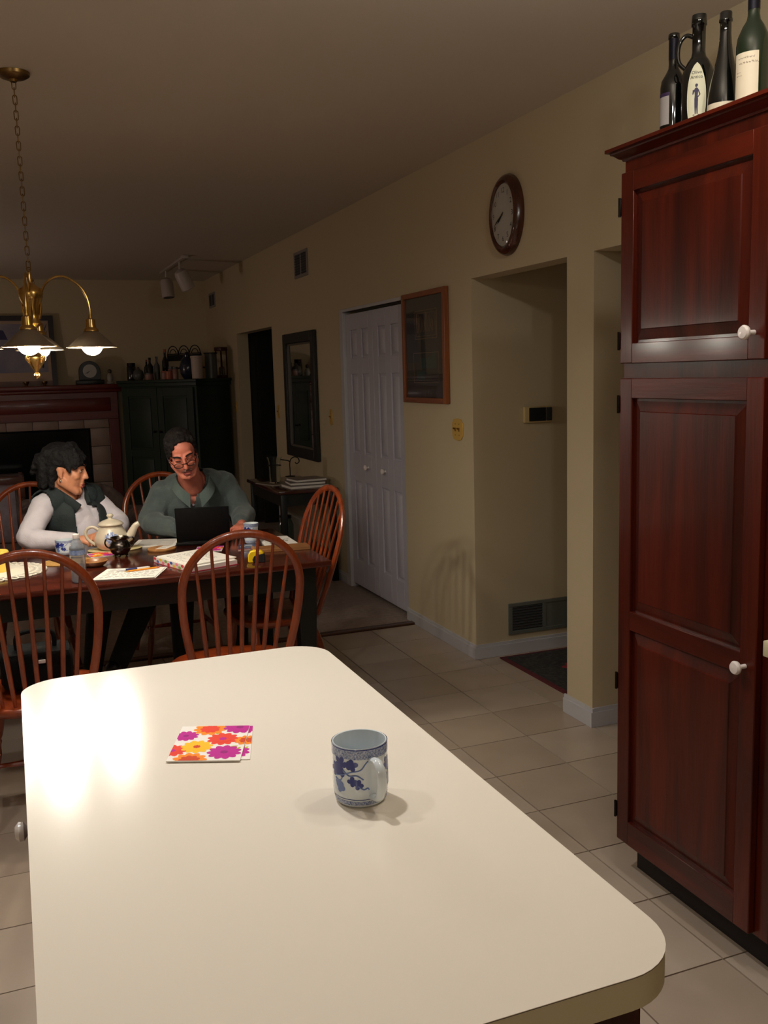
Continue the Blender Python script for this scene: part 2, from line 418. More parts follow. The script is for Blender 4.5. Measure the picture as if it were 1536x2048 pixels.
# ------------------------------------------------------------------ kitchen island
IX0, IX1, IY0, IY1, IZ = -0.022, 0.658, 0.775, 2.152, 0.914
isl = thing('kitchen_island', 'dark cherry kitchen island base with white knobs under the cream worktop', 'cabinet', (0.318, 1.46, 0))
m = MB(); m.box(IX0+0.03, IY0+0.04, 0.1, IX1-0.045, IY1-0.03, IZ-0.041); part('body', m, CHERRY, isl, True, bev=0.003)
m = MB(); m.box(IX0+0.10, IY0+0.10, 0.0, IX1-0.10, IY1-0.10, 0.1); part('toe_kick', m, TOE, isl, True)
for (ya, yb, yk) in ((0.86, 1.22, 1.12), (1.235, 1.63, 1.585), (1.645, 2.09, 1.70)):
    m = MB(); m.box(IX0+0.012, ya, 0.70, IX0+0.03, yb, 0.855, 0.004); d = part('drawer', m, CHERRYH, isl, True)
    m = MB(); m.box(IX0+0.012, ya, 0.13, IX0+0.03, yb, 0.685, 0.004); part('door', m, CHERRY, isl, True)
for yk, zk in ((1.66, 0.80), (1.085, 0.80)):
    m = MB(); m.lathe([(0.007,0),(0.007,0.016),(0.016,0.022),(0.017,0.030),(0.010,0.036),(0.001,0.037)], n=16)
    m.xf(lambda p, yk=yk, zk=zk: (IX0+0.012-p.z, yk+p.x, zk+p.y)); part('knob', m, KNOBW, isl, True)
for ya in (IY0+0.06,):
    m = MB(); m.box(0.05, IY0+0.026, 0.13, IX1-0.10, IY0+0.04, 0.84, 0.004); part('end_panel', m, CHERRY, isl, True)
wt = thing('island_worktop', 'cream laminate island worktop with rounded corners and dark edge seam', 'worktop', (0.318, 1.46, IZ-0.04))
m = MB(); m.prism(rpoly(IX0+0.0006, IY0+0.0006, IX1-0.0006, IY1-0.0006, 0.085, 10), IZ-0.0395, IZ-0.0016); part('edge_band', m, LAME, wt, True, sharp=30)
m = MB(); m.prism(rpoly(IX0, IY0, IX1, IY1, 0.0855, 10), IZ-0.0016, IZ-0.0008); part('edge_seam', m, LAMCORE, wt, True, sharp=30)
m = MB(); m.prism(rpoly(IX0, IY0, IX1, IY1, 0.0855, 10), IZ-0.0008, IZ); part('top_sheet', m, LAM, wt, True, sharp=30)

# ------------------------------------------------------------------ tall pantry cabinet
PX, PY0, PY1, PZ = 1.668, 1.712, 2.335, 2.128
pan = thing('pantry_cabinet', 'tall glossy cherry pantry cabinet with crown moulding and white knobs', 'cabinet', (1.95, 2.02, 0))
m = MB(); m.box(PX, PY0, 0.11, WX-0.002, PY1, PZ); part('carcass', m, CHERRY, pan, True, bev=0.002)
m = MB(); m.box(1.725, PY0, 0.0, WX-0.002, PY1-0.012, 0.11); part('toe_kick', m, TOE, pan, True)
def crown(mb):
    prof = [(0, 2.126), (0.005, 2.127), (0.007, 2.132), (0.013, 2.134), (0.024, 2.144), (0.030, 2.146), (0.031, 2.150), (0.041, 2.153), (0.041, 2.162), (0, 2.162)]
    rows = [[(PX-o, PY0, z) for o, z in prof], [(PX-o, PY1+o, z) for o, z in prof], [(WX-0.002, PY1+o, z) for o, z in prof]]
    n = len(prof); vs = [p for r in rows for p in r]; fs = []
    for k in range(2):
        for i in range(n): fs.append((k*n+i, (k+1)*n+i, (k+1)*n+(i+1) % n, k*n+(i+1) % n))
    fs.append(tuple(range(n))); fs.append(tuple(2*n+i for i in range(n-1, -1, -1)))
    mb.add(vs, fs)
m = MB(); crown(m); part('crown_moulding', m, CHERRYH, pan, True, sharp=25)
m = MB(); m.box(PX+0.001, PY0+0.001, PZ, WX-0.003, PY1-0.001, 2.140); part('top_board', m, CHERRYH, pan, True)
def panel_door(name, y0, y1, z0, z1, splits, parent):
    """frame-and-raised-panel door facing -X; splits: panel z ranges"""
    x1 = PX; x0 = PX-0.020; st = 0.056
    m = MB(); m.box(x1-0.005, y0+0.01, z0+0.01, x1, y1-0.01, z1-0.01); d = part(name, m, CHERRY, parent, True)
    for ya, yb in ((y0, y0+st), (y1-st, y1)): m = MB(); m.box(x0, ya, z0, x1, yb, z1); part('stile', m, CHERRY, d, True, bev=0.0025)
    zs = [z0]+[z for s in splits for z in s]+[z1]
    for a, b in zip(zs[0::2], zs[1::2]):
        r = MB(); r.box(x0+0.0003, y0+st-0.001, a, x1, y1-st+0.001, b); part('rail', r, CHERRYH, d, True, bev=0.0015)
    for a, b in splits:
        p = MB(); ya, yb = y0+st, y1-st; q = 0.008; w2 = 0.036
        xr, xp = x0+0.012, x0+0.002
        P = [(xr, ya, a), (xr, yb, a), (xr, yb, b), (xr, ya, b), (xr, ya+q, a+q), (xr, yb-q, a+q), (xr, yb-q, b-q), (xr, ya+q, b-q),
             (xp+0.003, ya+w2, a+w2), (xp+0.003, yb-w2, a+w2), (xp+0.003, yb-w2, b-w2), (xp+0.003, ya+w2, b-w2),
             (xp, ya+w2+0.002, a+w2+0.002), (xp, yb-w2-0.002, a+w2+0.002), (xp, yb-w2-0.002, b-w2-0.002), (xp, ya+w2+0.002, b-w2-0.002)]
        fs = [(12, 15, 14, 13)]
        for k in range(3):
            for i in range(4): fs.append((k*4+i, k*4+4+i, k*4+4+(i+1) % 4, k*4+(i+1) % 4))
        p.add(P, fs); part('raised_panel', p, CHERRY, d, True, sharp=8)
    return d
du = panel_door('door', 1.760, 2.325, 1.566, 2.091, [(1.622, 2.036)], pan)
dlw = panel_door('door', 1.760, 2.325, 0.116, 1.524, [(0.19, 0.79), (0.846, 1.468)], pan)
for d, zk in ((du, 1.629), (dlw, 0.815)):
    m = MB(); m.lathe([(0.006,0),(0.0055,0.018),(0.009,0.022),(0.0165,0.026),(0.0175,0.032),(0.014,0.037),(0.001,0.039)], n=18)
    m.xf(lambda p, zk=zk: (PX-0.020-p.z, 1.795+p.x, zk+p.y)); part('knob', m, KNOBW, d, True)
for d, zz in ((du, (2.0, 1.63)), (dlw, (1.45, 0.62, 0.21))):
    for z in zz:
        m = MB(); m.box(PX-0.024, 2.3235, z-0.024, PX-0.004, 2.331, z+0.024, 0.002); m.tube([(PX-0.022, 2.329, z-0.026), (PX-0.022, 2.329, z+0.026)], 0.004, 8); part('hinge', m, HINGE, d, True)
# the low counter beyond the pantry, only its cream end in frame
ct = thing('wall_counter', 'cream laminate counter end beside the pantry at the right edge', 'worktop', (1.95, 1.2, 0))
m = MB(); m.box(1.62, 0.3, 0.868, WX-0.002, 1.709, 0.907, 0.003); part('top_slab', m, LAME, ct, True)
m = MB(); m.box(1.685, 0.3, 0.11, WX-0.002, 1.709, 0.866); part('body', m, CHERRY, ct, True)
m = MB(); m.box(1.74, 0.3, 0.0, WX-0.002, 1.709, 0.11); part('toe_kick', m, TOE, ct, True)
# ------------------------------------------------------------------ dining table
TZ = 0.76
tab = thing('dining_table', 'cherry topped dining table on a black green base of square tapered legs', 'table', (0.12, 4.36, 0))
m = MB(); m.box(-1.02, 3.86, TZ-0.026, 1.256, 4.86, TZ, 0.006); part('tabletop', m, TABTOP, tab, True)
m = MB()
for a in ((-0.90, 3.955, 1.13, 3.977), (-0.90, 4.743, 1.13, 4.765), (-0.90, 3.955, -0.878, 4.765), (1.125, 3.955, 1.147, 4.765)): m.box(a[0], a[1], TZ-0.135, a[2], a[3], TZ-0.026)
part('apron', m, TABBASE, tab, True)
for lx, ly in ((-0.91, 3.985), (1.165, 3.985), (-0.91, 4.735), (1.165, 4.735)):
    m = MB(); a, b = 0.043, 0.024
    m.add([(lx-a,ly-a,TZ-0.026),(lx+a,ly-a,TZ-0.026),(lx+a,ly+a,TZ-0.026),(lx-a,ly+a,TZ-0.026),(lx-a,ly-a,0.60),(lx+a,ly-a,0.60),(lx+a,ly+a,0.60),(lx-a,ly+a,0.60),
           (lx-b,ly-b,0.0),(lx+b,ly-b,0.0),(lx+b,ly+b,0.0),(lx-b,ly+b,0.0)],
          [(0,1,2,3),(11,10,9,8)]+[f for k in (0,4) for f in [(k+i, k+4+i, k+4+(i+1) % 4, k+(i+1) % 4) for i in range(4)]])
    part('leg', m, TABBASE, tab, True, bev=0.004)

# ------------------------------------------------------------------ Windsor chairs
def bow_pt(t):
    """t 0..1 along the bent bow, chair space"""
    if t < 0.25 or t > 0.75:
        s = t/0.25 if t < 0.25 else (1-t)/0.25; sg = -1 if t < 0.25 else 1
        z = 0.44+s*(0.80-0.44); x = sg*(0.160+0.056*sin(s*pi/2)**1.0); 
    else:
        a = pi-(t-0.25)/0.5*pi; x = 0.216*cos(a); z = 0.80+0.212*sin(a)
    y = -0.165-0.165*max(0, (z-0.44)/0.57)
    return Vector((x, y, z))
def make_chair(label, group=None):
    ch = thing('windsor_chair', label, 'chair', (0,0,0), 0, group)
    # saddle seat
    m = MB(); n = 36; rings = [0.0, 0.35, 0.65, 0.88, 0.97, 1.0]
    def out(a):
        c, s = cos(a), sin(a); wx = 0.235 if s > 0 else 0.21; r = (abs(c/wx)**3+abs(s/0.215)**3)**(-1/3); return r*c, r*s
    vs = []
    for k, q in enumerate(rings):
        for j in range(n):
            x, y = out(2*pi*j/n); x *= q; y *= q
            dip = -0.016*max(0, 1-(((x*1.0)/0.19)**2+((y+0.03)/0.17)**2)) + (0.006*math.exp(-(x/0.05)**2) if y > 0.08 else 0)
            z = 0.452+dip-(0.004 if k == 5 else 0)
            vs.append((x, y, z))
    for q, z in ((1.0, 0.435), (0.95, 0.42), (0.85, 0.416)):
        for j in range(n): x, y = out(2*pi*j/n); vs.append((x*q, y*q, z))
    R = len(rings)+3; fs = [(k*n+j, (k+1)*n+j, (k+1)*n+(j+1) % n, k*n+(j+1) % n) for k in range(R-1) for j in range(n)]
    fs = [tuple(reversed(f)) for f in fs]; fs.append(tuple((R-1)*n+j for j in range(n-1, -1, -1)))
    m.add(vs, fs); part('seat', m, CHAIRW, ch, sharp=60)
    m = MB(); m.tube([bow_pt(i/48) for i in range(49)], 0.0155, 10, flat=(0.8, 1.0), up=(0, 1, 0)); part('bow', m, CHAIRB, ch)
    for k in range(7):
        u = (k-3)/3.0; xb = u*0.118; xt = u*0.168
        zt = 0.80+0.212*sqrt(max(0, 1-(xt/0.216)**2)); yt = -0.165-0.165*(zt-0.44)/0.57
        b = Vector((xb, -0.172+0.012*abs(u), 0.44)); t = Vector((xt, yt, zt))
        m = MB(); m.tube([b+(t-b)*s for s in (0, 0.15, 0.35, 0.6, 0.85, 1.0)], [0.0065, 0.008, 0.0092, 0.0075, 0.006, 0.0055], 8); part('spindle', m, CHAIRB, ch)
    tops = {}; 
    for sx in (-1, 1):
        for sy in (-1, 1):
            t = Vector((sx*0.145, sy*0.135, 0.425)); b = Vector((sx*0.205, sy*(0.19 if sy > 0 else 0.235), 0.0)); tops[(sx, sy)] = (t, b)
            pr = [(0, 0.011), (0.12, 0.013), (0.2, 0.018), (0.3, 0.020), (0.42, 0.017), (0.46, 0.012), (0.48, 0.016), (0.52, 0.013), (0.6, 0.018), (0.72, 0.016), (0.9, 0.011), (1.0, 0.010)]
            m = MB(); m.tube([t+(b-t)*s for s, r in pr], [r for s, r in pr], 10); part('leg', m, CHAIRW, ch)
    mids = []
    for sx in (-1, 1):
        pts = []
        for sy in (-1, 1): t, b = tops[(sx, sy)]; pts.append(t+(b-t)*0.56)
        a, c = pts; m = MB(); m.tube([a+(c-a)*s for s in (0, .15, .5, .85, 1)], [.008, .009, .014, .009, .008], 8); part('stretcher', m, CHAIRW, ch); mids.append((a+c)/2)
    a, c = mids; m = MB(); m.tube([a+(c-a)*s for s in (0, .15, .5, .85, 1)], [.008, .009, .014, .009, .008], 8); part('stretcher', m, CHAIRW, ch)
    return ch
chairs = [((0.745, 3.595, 0), -0.03, 'cherry bow-back chair at near table side with tape measure seen through its spindles'),
          ((0.030, 3.580, 0), -0.05, 'cherry bow-back chair at near table side in front of the water bottle'),
          ((1.105, 4.345, 0), pi/2+0.12, 'glossy orange-lit bow-back chair at the right end of the dining table'),
          ((0.80, 5.30, 0), pi+0.03, 'bow-back chair in shadow behind the man in the grey green shirt'),
          ((0.02, 5.20, 0), pi-0.18, 'bow-back chair behind the woman in the dark vest')]
base_chair = make_chair(chairs[0][2], 'bow-back chairs around the dining table')
for i, (loc, rz, lab) in enumerate(chairs):
    c = base_chair if i == 0 else copy_tree(base_chair)
    c.location = loc; c.rotation_euler = (0, 0, rz); c['label'] = lab

# ------------------------------------------------------------------ chandelier over the table
CHX, CHY = 0.115, 3.92
SHADE = M_('dull_bronze_shade', (120,104,84), 0.55, metal=0.3)
SHADEI = M_('shade_white_lining', (226,216,196), 0.5)
GLOBE = emit('lit_opal_globe', (255, 247, 230), GLOBE_L)
chd = thing('chandelier', 'brass chandelier with four cone shades and lit globes on a long chain', 'lamp', (CHX, CHY, CZ))
def L3(x, y, z): return Vector((CHX+x, CHY+y, z))
m = MB(); m.lathe([(0.0, CZ-0.034), (0.012, CZ-0.034), (0.016, CZ-0.026), (0.045, CZ-0.020), (0.058, CZ-0.012), (0.060, CZ-0.001)], (CHX, CHY, 0), 32); part('canopy', m, BRASSD, chd, True)
zt = CZ-0.03; zb = 1.985; nl = 25; pitch = (zt-zb)/nl
link = []
for k in (0, 1):
    mm = MB(); hl = pitch*0.5+0.0035; rr = 0.0072; pts = []
    for i in range(16):
        a = 2*pi*i/16; x = rr*cos(a); z = rr*sin(a)+(hl-rr)*(1 if sin(a) >= 0 else -1)
        pts.append((x, 0, z) if k == 0 else (0, x, z))
    mm.tube(pts, 0.0019, 6, closed=True, up=(0, 1, 0) if k == 0 else (1, 0, 0)); link.append(mm.mesh('chain_link', BRASSD))
for i in range(nl):
    o = bpy.data.objects.new('chain_link', link[i % 2]); COL.objects.link(o); o.parent = chd; o.location = (0.0, 0.0, zt-pitch*(i+0.5)-CZ)
m = MB(); m.lathe([(0.0, 1.978), (0.006, 1.975), (0.009, 1.962), (0.007, 1.95), (0.010, 1.935), (0.022, 1.925), (0.040, 1.912), (0.046, 1.895), (0.040, 1.872), (0.030, 1.85), (0.026, 1.82), (0.024, 1.80), (0.030, 1.79), (0.032, 1.782), (0.022, 1.772), (0.012, 1.765), (0.010, 1.70), (0.012, 1.675), (0.022, 1.668), (0.036, 1.656), (0.036, 1.648), (0.030, 1.636), (0.018, 1.618), (0.009, 1.604), (0.007, 1.598), (0.012, 1.592), (0.013, 1.586), (0.007, 1.578), (0.0, 1.574)], (CHX, CHY, 0), 28)
part('centre_column', m, BRASS, chd, True)
m = MB(); m.tube([L3(0.0075*cos(a), 0, 1.984+0.0075*sin(a)) for a in np.linspace(0, 2*pi, 14)[:-1]], 0.0022, 6, closed=True, up=(0, 1, 0)); part('hanging_ring', m, BRASSD, chd, True)
for k in range(4):
    a = radians(-52+90*k); d = Vector((cos(a), sin(a), 0)); P = lambda r, z: Vector((CHX, CHY, 0))+d*r+Vector((0, 0, z))
    m = MB(); m.tube(spline([P(0.028, 1.635), P(0.042, 1.645), P(0.046, 1.658), P(0.038, 1.664), P(0.034, 1.657)], 5), 0.003, 6); m.ell(P(0.035, 1.657), (0.005, 0.005, 0.005), n=8, m=6); part('scroll', m, BRASS, chd, True)
for deg in (-97, -7, 83, 173):
    a = radians(deg); d = Vector((cos(a), sin(a), 0)); P = lambda r, z: Vector((CHX, CHY, 0))+d*r+Vector((0, 0, z))
    m = MB(); m.tube(spline([P(0.026, 1.80), P(0.034, 1.84), P(0.036, 1.88), P(0.052, 1.925), P(0.088, 1.955), P(0.13, 1.955), P(0.175, 1.925), P(0.20, 1.885), P(0.21, 1.84), P(0.21, 1.795)], 6), 0.0044, 8)
    m.ell(P(0.036, 1.885), (0.008, 0.008, 0.011), n=10, m=7)
    arm = part('arm', m, BRASS, chd, True)
    c = P(0.21, 0)
    m = MB(); m.lathe([(0.005, 1.815), (0.008, 1.80), (0.018, 1.795), (0.019, 1.775), (0.020, 1.765), (0.028, 1.757), (0.029, 1.750), (0.024, 1.748)], c, 20); part('shade_cap', m, BRASS, chd, True)
    m = MB(); m.lathe([(0.026, 1.749), (0.048, 1.731), (0.072, 1.708), (0.086, 1.695), (0.094, 1.690), (0.0945, 1.6885), (0.0915, 1.6885), (0.084, 1.692), (0.070, 1.705), (0.046, 1.728), (0.024, 1.746)], c, 36, cap=False)
    sh = part('shade', m, [SHADE, SHADEI], chd, True)
    mi = [0]*len(sh.data.polygons)
    for p in sh.data.polygons:
        if p.index//36 >= 5: p.material_index = 1
    m = MB(); m.tube([c+Vector((0.0945*cos(q), 0.0945*sin(q), 1.689)) for q in np.linspace(0, 2*pi, 41)[:-1]], 0.0016, 6, closed=True, up=(0, 0, 1)); part('shade_rim', m, BRASS, chd, True)
    m = MB(); m.ell(c+Vector((0, 0, 1.697)), (0.040, 0.039, 0.039), n=20, m=14); part('globe', m, GLOBE, chd, True)

# ------------------------------------------------------------------ crockery helpers
CHINA = M_('white_porcelain', (212,220,224), 0.12, coat=0.3)
BLUE = M_('cobalt_blue_print', (34,46,122), 0.15)
BLUEL = M_('pale_blue_print', (104,124,176), 0.15)
SPECK = M_('speckled_blue_band', (64,84,140), 0.15, col2=(190,198,214), scale=420)
SPECKF = M_('speckled_blue_print', (60,80,150), 0.15, col2=(196,204,216), scale=160)
def lobed(cx, cy, r, n, depth, rot=0.0, seg=6, sy=1.0):
    out = []
    for i in range(n*seg):
        a = 2*pi*i/(n*seg)+rot; q = r*(1-depth*(1-abs(sin(n*(a-rot)/2)))); out.append((cx+q*cos(a), cy+q*sin(a)*sy))
    return out
def wrap_poly(mb, poly, R, ang0, z0, rad=None):
    """flat outline (x along the girth, y up) laid on a round wall of radius R as a fan"""
    cx = sum(p[0] for p in poly)/len(poly); cy = sum(p[1] for p in poly)/len(poly)
    inner = [(cx+(x-cx)*0.5, cy+(y-cy)*0.5) for x, y in poly]
    n = len(poly)
    def W(p):
        RR = rad(z0+p[1])+0.0004 if rad else R; a = ang0+p[0]/RR; return (RR*cos(a), RR*sin(a), z0+p[1])
    mb.add([W((cx, cy))]+[W(p) for p in inner]+[W(p) for p in poly], [(0, 1+i, 1+(i+1) % n) for i in range(n)]+[(1+i, 1+n+i, 1+n+(i+1) % n, 1+(i+1) % n) for i in range(n)])
def make_mug(label, loc, R, h, hang, view, group, flare=0.0):
    t = thing('mug', label, 'mug', loc, 0, group)
    rad = lambda z: R*(0.90+0.10*min(1, z/(0.25*h)))+flare*(max(0, z/h-0.6)/0.4)**2 if z > 0.004 else R*0.84
    m = MB(); N_ = 14
    prof = [(0.0, 0.0), (R*0.82, 0.0)]+[(rad(0.005+(h-0.005)*i/N_), 0.005+(h-0.007)*i/N_) for i in range(N_+1)]
    prof += [(rad(h)-0.001, h), (rad(h)-0.0028, h-0.0005)]+[(rad(h-(h-0.01)*i/N_)-0.0036, h-0.002-(h-0.012)*i/N_) for i in range(1, N_+1)]+[(R*0.6, 0.007), (0.0, 0.006)]
    m.lathe(prof, (0, 0, 0), 36); part('cup', m, CHINA, t, sharp=60)
    d = Vector((cos(hang), sin(hang), 0)); Z = Vector((0, 0, 1))
    m = MB(); m.tube(spline([d*(R-0.003)+Z*h*0.80, d*(R+0.016)+Z*h*0.83, d*(R+0.029)+Z*h*0.70, d*(R+0.030)+Z*h*0.48, d*(R+0.020)+Z*h*0.26, d*(R-0.004)+Z*h*0.19], 6), 0.0058, 10, flat=(0.8, 1.25)); part('handle', m, CHINA, t)
    def band(z0, z1, mat, nm):
        b = MB(); b.lathe([(rad(z0)+0.0004, z0), (rad((z0+z1)/2)+0.0004, (z0+z1)/2), (rad(z1)+0.0004, z1)], (0, 0, 0), 36, cap=False); part(nm, b, mat, t)
    band(h*0.83, h*0.975, SPECK, 'blue_band'); band(0.006, h*0.13, SPECK, 'blue_band')
    band(h*0.975, h*0.992, BLUE, 'rim_line'); band(h*0.155, h*0.165, BLUE, 'rim_line')
    ink = MB(); inkl = MB()
    for (x, y, r, n, rot) in ((-0.034, 0.74, 0.0125, 5, 0.4), (-0.013, 0.735, 0.010, 4, 1.0), (-0.033, 0.60, 0.009, 3, 0.2), (-0.020, 0.735, 0.008, 3, 2.0), (-0.013, 0.47, 0.0085, 4, 0.8), (-0.004, 0.42, 0.0085, 4, 2.1), (-0.045, 0.62, 0.012, 5, 0.0), (0.052, 0.66, 0.012, 5, 0.3), (0.062, 0.48, 0.011, 5, 1.3), (-0.085, 0.6, 0.013, 5, 0.9)):
        wrap_poly(ink, lobed(x, 0, r, n, 0.45, rot), R, view, y*h, rad)
    for (x, y, r, n, rot) in ((-0.034, 0.35, 0.009, 4, 0.4), (-0.039, 0.41, 0.007, 3, 1.4), (0.058, 0.36, 0.009, 4, 0.0)):
        wrap_poly(inkl, lobed(x, 0, r, n, 0.3, rot), R, view, y*h, rad)
    for vine in ([(-0.045, 0.52), (-0.03, 0.56), (-0.015, 0.62), (0.0, 0.66), (0.008, 0.76), (0.012, 0.80)], [(-0.028, 0.64), (-0.018, 0.56), (-0.006, 0.57), (0.004, 0.5)], [(-0.004, 0.40), (0.004, 0.34), (0.010, 0.36), (0.012, 0.33)], [(-0.045, 0.48), (-0.035, 0.45), (-0.030, 0.52)]):
        pts = []
        for x, y in vine: RR = rad(y*h)+0.0002; pts.append((RR*cos(view+x/RR), RR*sin(view+x/RR), y*h))
        inkl.tube(spline(pts, 4), 0.0011, 5)
    part('leaf_print', ink, BLUE, t, kind='stuff'); part('vine_print', inkl, BLUEL, t, kind='stuff')
    return t
GM = 'blue and white mugs'
make_mug('blue and white porcelain mug with leaf print on the cream island worktop', (0.458, 1.306, IZ), 0.0425, 0.095, radians(-84), radians(-109), GM)
make_mug('blue and white porcelain mug beside the woman behind the water bottle', (0.198, 4.64, TZ), 0.043, 0.068, radians(100), radians(-92), GM)
make_mug('small blue and white mug with flared rim beside the laptop', (1.05, 4.475, TZ), 0.034, 0.098, radians(60), radians(-100), GM, 0.004)

# ------------------------------------------------------------------ flowered paper napkins
PETC = {k: M_('flower_print_'+k, c, 0.8) for k, c in dict(magenta=(190,30,140), red=(232,66,44), orange=(246,140,30), yellow=(252,190,30), green=(176,190,40), centre=(206,70,26), purple=(150,22,116)).items()}
PAPER = M_('white_paper', (236,230,220), 0.8, bump=0.02, bscale=300)
def clip01(poly):
    for ax, lim, sgn in ((0, 0.004, 1), (0, 0.996, -1), (1, 0.004, 1), (1, 0.996, -1)):
        out = []
        for i in range(len(poly)):
            p, q = poly[i], poly[(i+1) % len(poly)]; dp, dq = (p[ax]-lim)*sgn, (q[ax]-lim)*sgn
            if dp >= 0: out.append(p)
            if dp*dq < 0: t = dp/(dp-dq); out.append((p[0]+(q[0]-p[0])*t, p[1]+(q[1]-p[1])*t))
        poly = out
        if len(poly) < 3: return []
    return poly
FLOWERS = [(.12, .70, .155, 'magenta', 'purple'), (.43, .90, .20, 'orange', 'red'), (.86, .95, .20, 'magenta', 'purple'), (.67, .60, .19, 'red', 'magenta'), (.34, .38, .19, 'yellow', 'centre'), (.75, .22, .20, 'magenta', 'purple'), (.02, .28, .17, 'red', 'magenta'), (.31, .02, .20, 'orange', 'centre'), (1.02, .55, .15, 'orange', 'centre')]
def napkin(label, origin, ux, uy, w_, h_, z0, th=0.0022, flowers=FLOWERS, group='flowered napkins'):
    ux = Vector(ux).normalized(); uy = Vector(uy).normalized(); o = Vector((origin[0], origin[1], 0))
    W = lambda u, v, z: o+ux*(u*w_)+uy*(v*h_)+Vector((0, 0, z0+z))
    t = thing('paper_napkin', label, 'napkin', tuple(W(0.5, 0.5, 0)), 0, group)
    for k in range(2):
        m = MB(); a = 0.0012*k
        m.add([W(0, 0, th*k/2), W(1-a, 0, th*k/2), W(1-a, 1, th*k/2), W(0, 1, th*k/2), W(0, 0, th*(k+1)/2-0.0002), W(1, 0, th*(k+1)/2-0.0002), W(1, 1, th*(k+1)/2-0.0002), W(0, 1, th*(k+1)/2-0.0002)], [(0,3,2,1),(4,5,6,7),(0,1,5,4),(1,2,6,5),(2,3,7,6),(3,0,4,7)])
        part('paper_layer', m, PAPER, t, True)
    cols = list(PETC); m = MB(); z = th-0.0001
    asp = w_/h_
    for (gx, gy, ang) in ((.20, .42, .3), (.24, .50, 1.2), (.86, .38, .2), (.92, .32, .9), (.55, .78, 2.0), (.60, .72, .5)):
        P = clip01([(gx+0.06*cos(q)*cos(ang)-0.022*sin(q)*sin(ang), gy+(0.06*cos(q)*sin(ang)+0.022*sin(q)*cos(ang))*asp) for q in np.linspace(0, 2*pi, 13)[:-1]])
        if P: m.mat(cols.index('green')).add([W(u, v, z) for u, v in P], [tuple(range(len(P)))])
    for i, (u, v, r, c, cc) in enumerate(flowers):
        for rr, nm, lift, nl in ((r, c, 0.00006*(i % 3)+0.00005, 11), (r*0.62, cc if nm_is(c) else c, 0.0003, 9), (r*0.24, cc, 0.0004, 8)):
            P = clip01([(u+(x-u), v+(y-v)*asp) for x, y in lobed(u, v, rr*1.22, nl, 0.22, i*0.7, 4)])
            if len(P) >= 3: 
                k = cols.index(nm); m.mat(k)
                c0 = (sum(p[0] for p in P)/len(P), sum(p[1] for p in P)/len(P)); n = len(P)
                m.add([W(c0[0], c0[1], z+lift)]+[W(a, b, z+lift) for a, b in P], [(0, 1+q, 1+(q+1) % n) for q in range(n)])
    part('flower_print', m, [PETC[k] for k in cols], t, True)
    return t
def nm_is(c): return c in ('orange',)
ux = Vector((0.116, -0.050, 0)); uy = Vector((0.055, 0.154, 0))
napkin('lower flowered napkin of two on the island, turned to show a pink corner', (0.222, 1.566), Vector((0.122, -0.046, 0)), Vector((0.044, 0.156, 0)), 0.122, 0.155, IZ)
napkin('upper flowered napkin of two on the island worktop near the mug', (0.202, 1.57), ux, uy, 0.1263, 0.160, IZ+0.0024)
napkin('flowered napkin on the table beside the dark creamer', (0.30, 4.47), (1, 0.12, 0), (-0.1, 1, 0), 0.11, 0.11, TZ)
napkin('flowered napkin on the table in front of the laptop', (0.755, 4.375), (1, -0.3, 0), (0.3, 1, 0), 0.125, 0.125, TZ)

# ------------------------------------------------------------------ things on the table
STONE = M_('cream_stoneware', (206,194,172), 0.25, var=0.05, scale=20, coat=0.3)
t = thing('teapot', 'cream stoneware teapot with blue flower motif and round lid knob', 'teapot', (0.410, 4.63, TZ+0.004))
def tp_r(z):
    pts = [(0.0, 0.052), (0.012, 0.066), (0.035, 0.078), (0.06, 0.077), (0.085, 0.066), (0.108, 0.054), (0.118, 0.053)]
    for (a, ra), (b, rb) in zip(pts, pts[1:]):
        if z <= b: s = (z-a)/(b-a); return ra+(rb-ra)*s
    return pts[-1][1]
m = MB(); m.lathe([(0.0, 0.0), (0.046, 0.0), (0.052, 0.003), (0.066, 0.014), (0.076, 0.030), (0.079, 0.046), (0.076, 0.064), (0.067, 0.084), (0.057, 0.102), (0.053, 0.112), (0.055, 0.118), (0.052, 0.119), (0.049, 0.114), (0.0, 0.112)], (0, 0, 0), 36); part('body', m, STONE, t, sharp=70)
m = MB(); m.lathe([(0.0, 0.1165), (0.050, 0.1165), (0.059, 0.119), (0.060, 0.123), (0.054, 0.130), (0.036, 0.140), (0.018, 0.146), (0.010, 0.148), (0.009, 0.153), (0.015, 0.159), (0.016, 0.165), (0.011, 0.171), (0.0, 0.173)], (0, 0, 0), 32); part('lid', m, STONE, t, sharp=70)
dr_ = Vector((cos(radians(-10)), sin(radians(-10)), 0)); Z = Vector((0, 0, 1))
m = MB(); m.tube(spline([dr_*0.060+Z*0.045, dr_*0.085+Z*0.060, dr_*0.100+Z*0.085, dr_*0.115+Z*0.108, dr_*0.132+Z*0.118], 6), [0.024-0.0005*i for i in range(25)], 14, flat=(1, 0.85)); part('spout', m, STONE, t, sharp=70)
m = MB(); m.tube(spline([dr_*-0.058+Z*0.098, dr_*-0.082+Z*0.112, dr_*-0.108+Z*0.104, dr_*-0.117+Z*0.080, dr_*-0.104+Z*0.050, dr_*-0.074+Z*0.026], 6), 0.0075, 12); part('handle', m, STONE, t, sharp=70)
m = MB()
for (x, y, r, n, rt_) in ((-0.018, 0.068, 0.020, 7, 0.2), (0.008, 0.062, 0.015, 6, 0.7), (-0.012, 0.043, 0.013, 5, 0.1), (-0.001, 0.082, 0.012, 5, 0.4), (0.016, 0.075, 0.009, 5, 0.0)): wrap_poly(m, lobed(x, 0, r, n, 0.35, rt_), 0.079, radians(-92), y, lambda z: tp_r(z)+0.0016)
part('flower_motif', m, SPECKF, t)
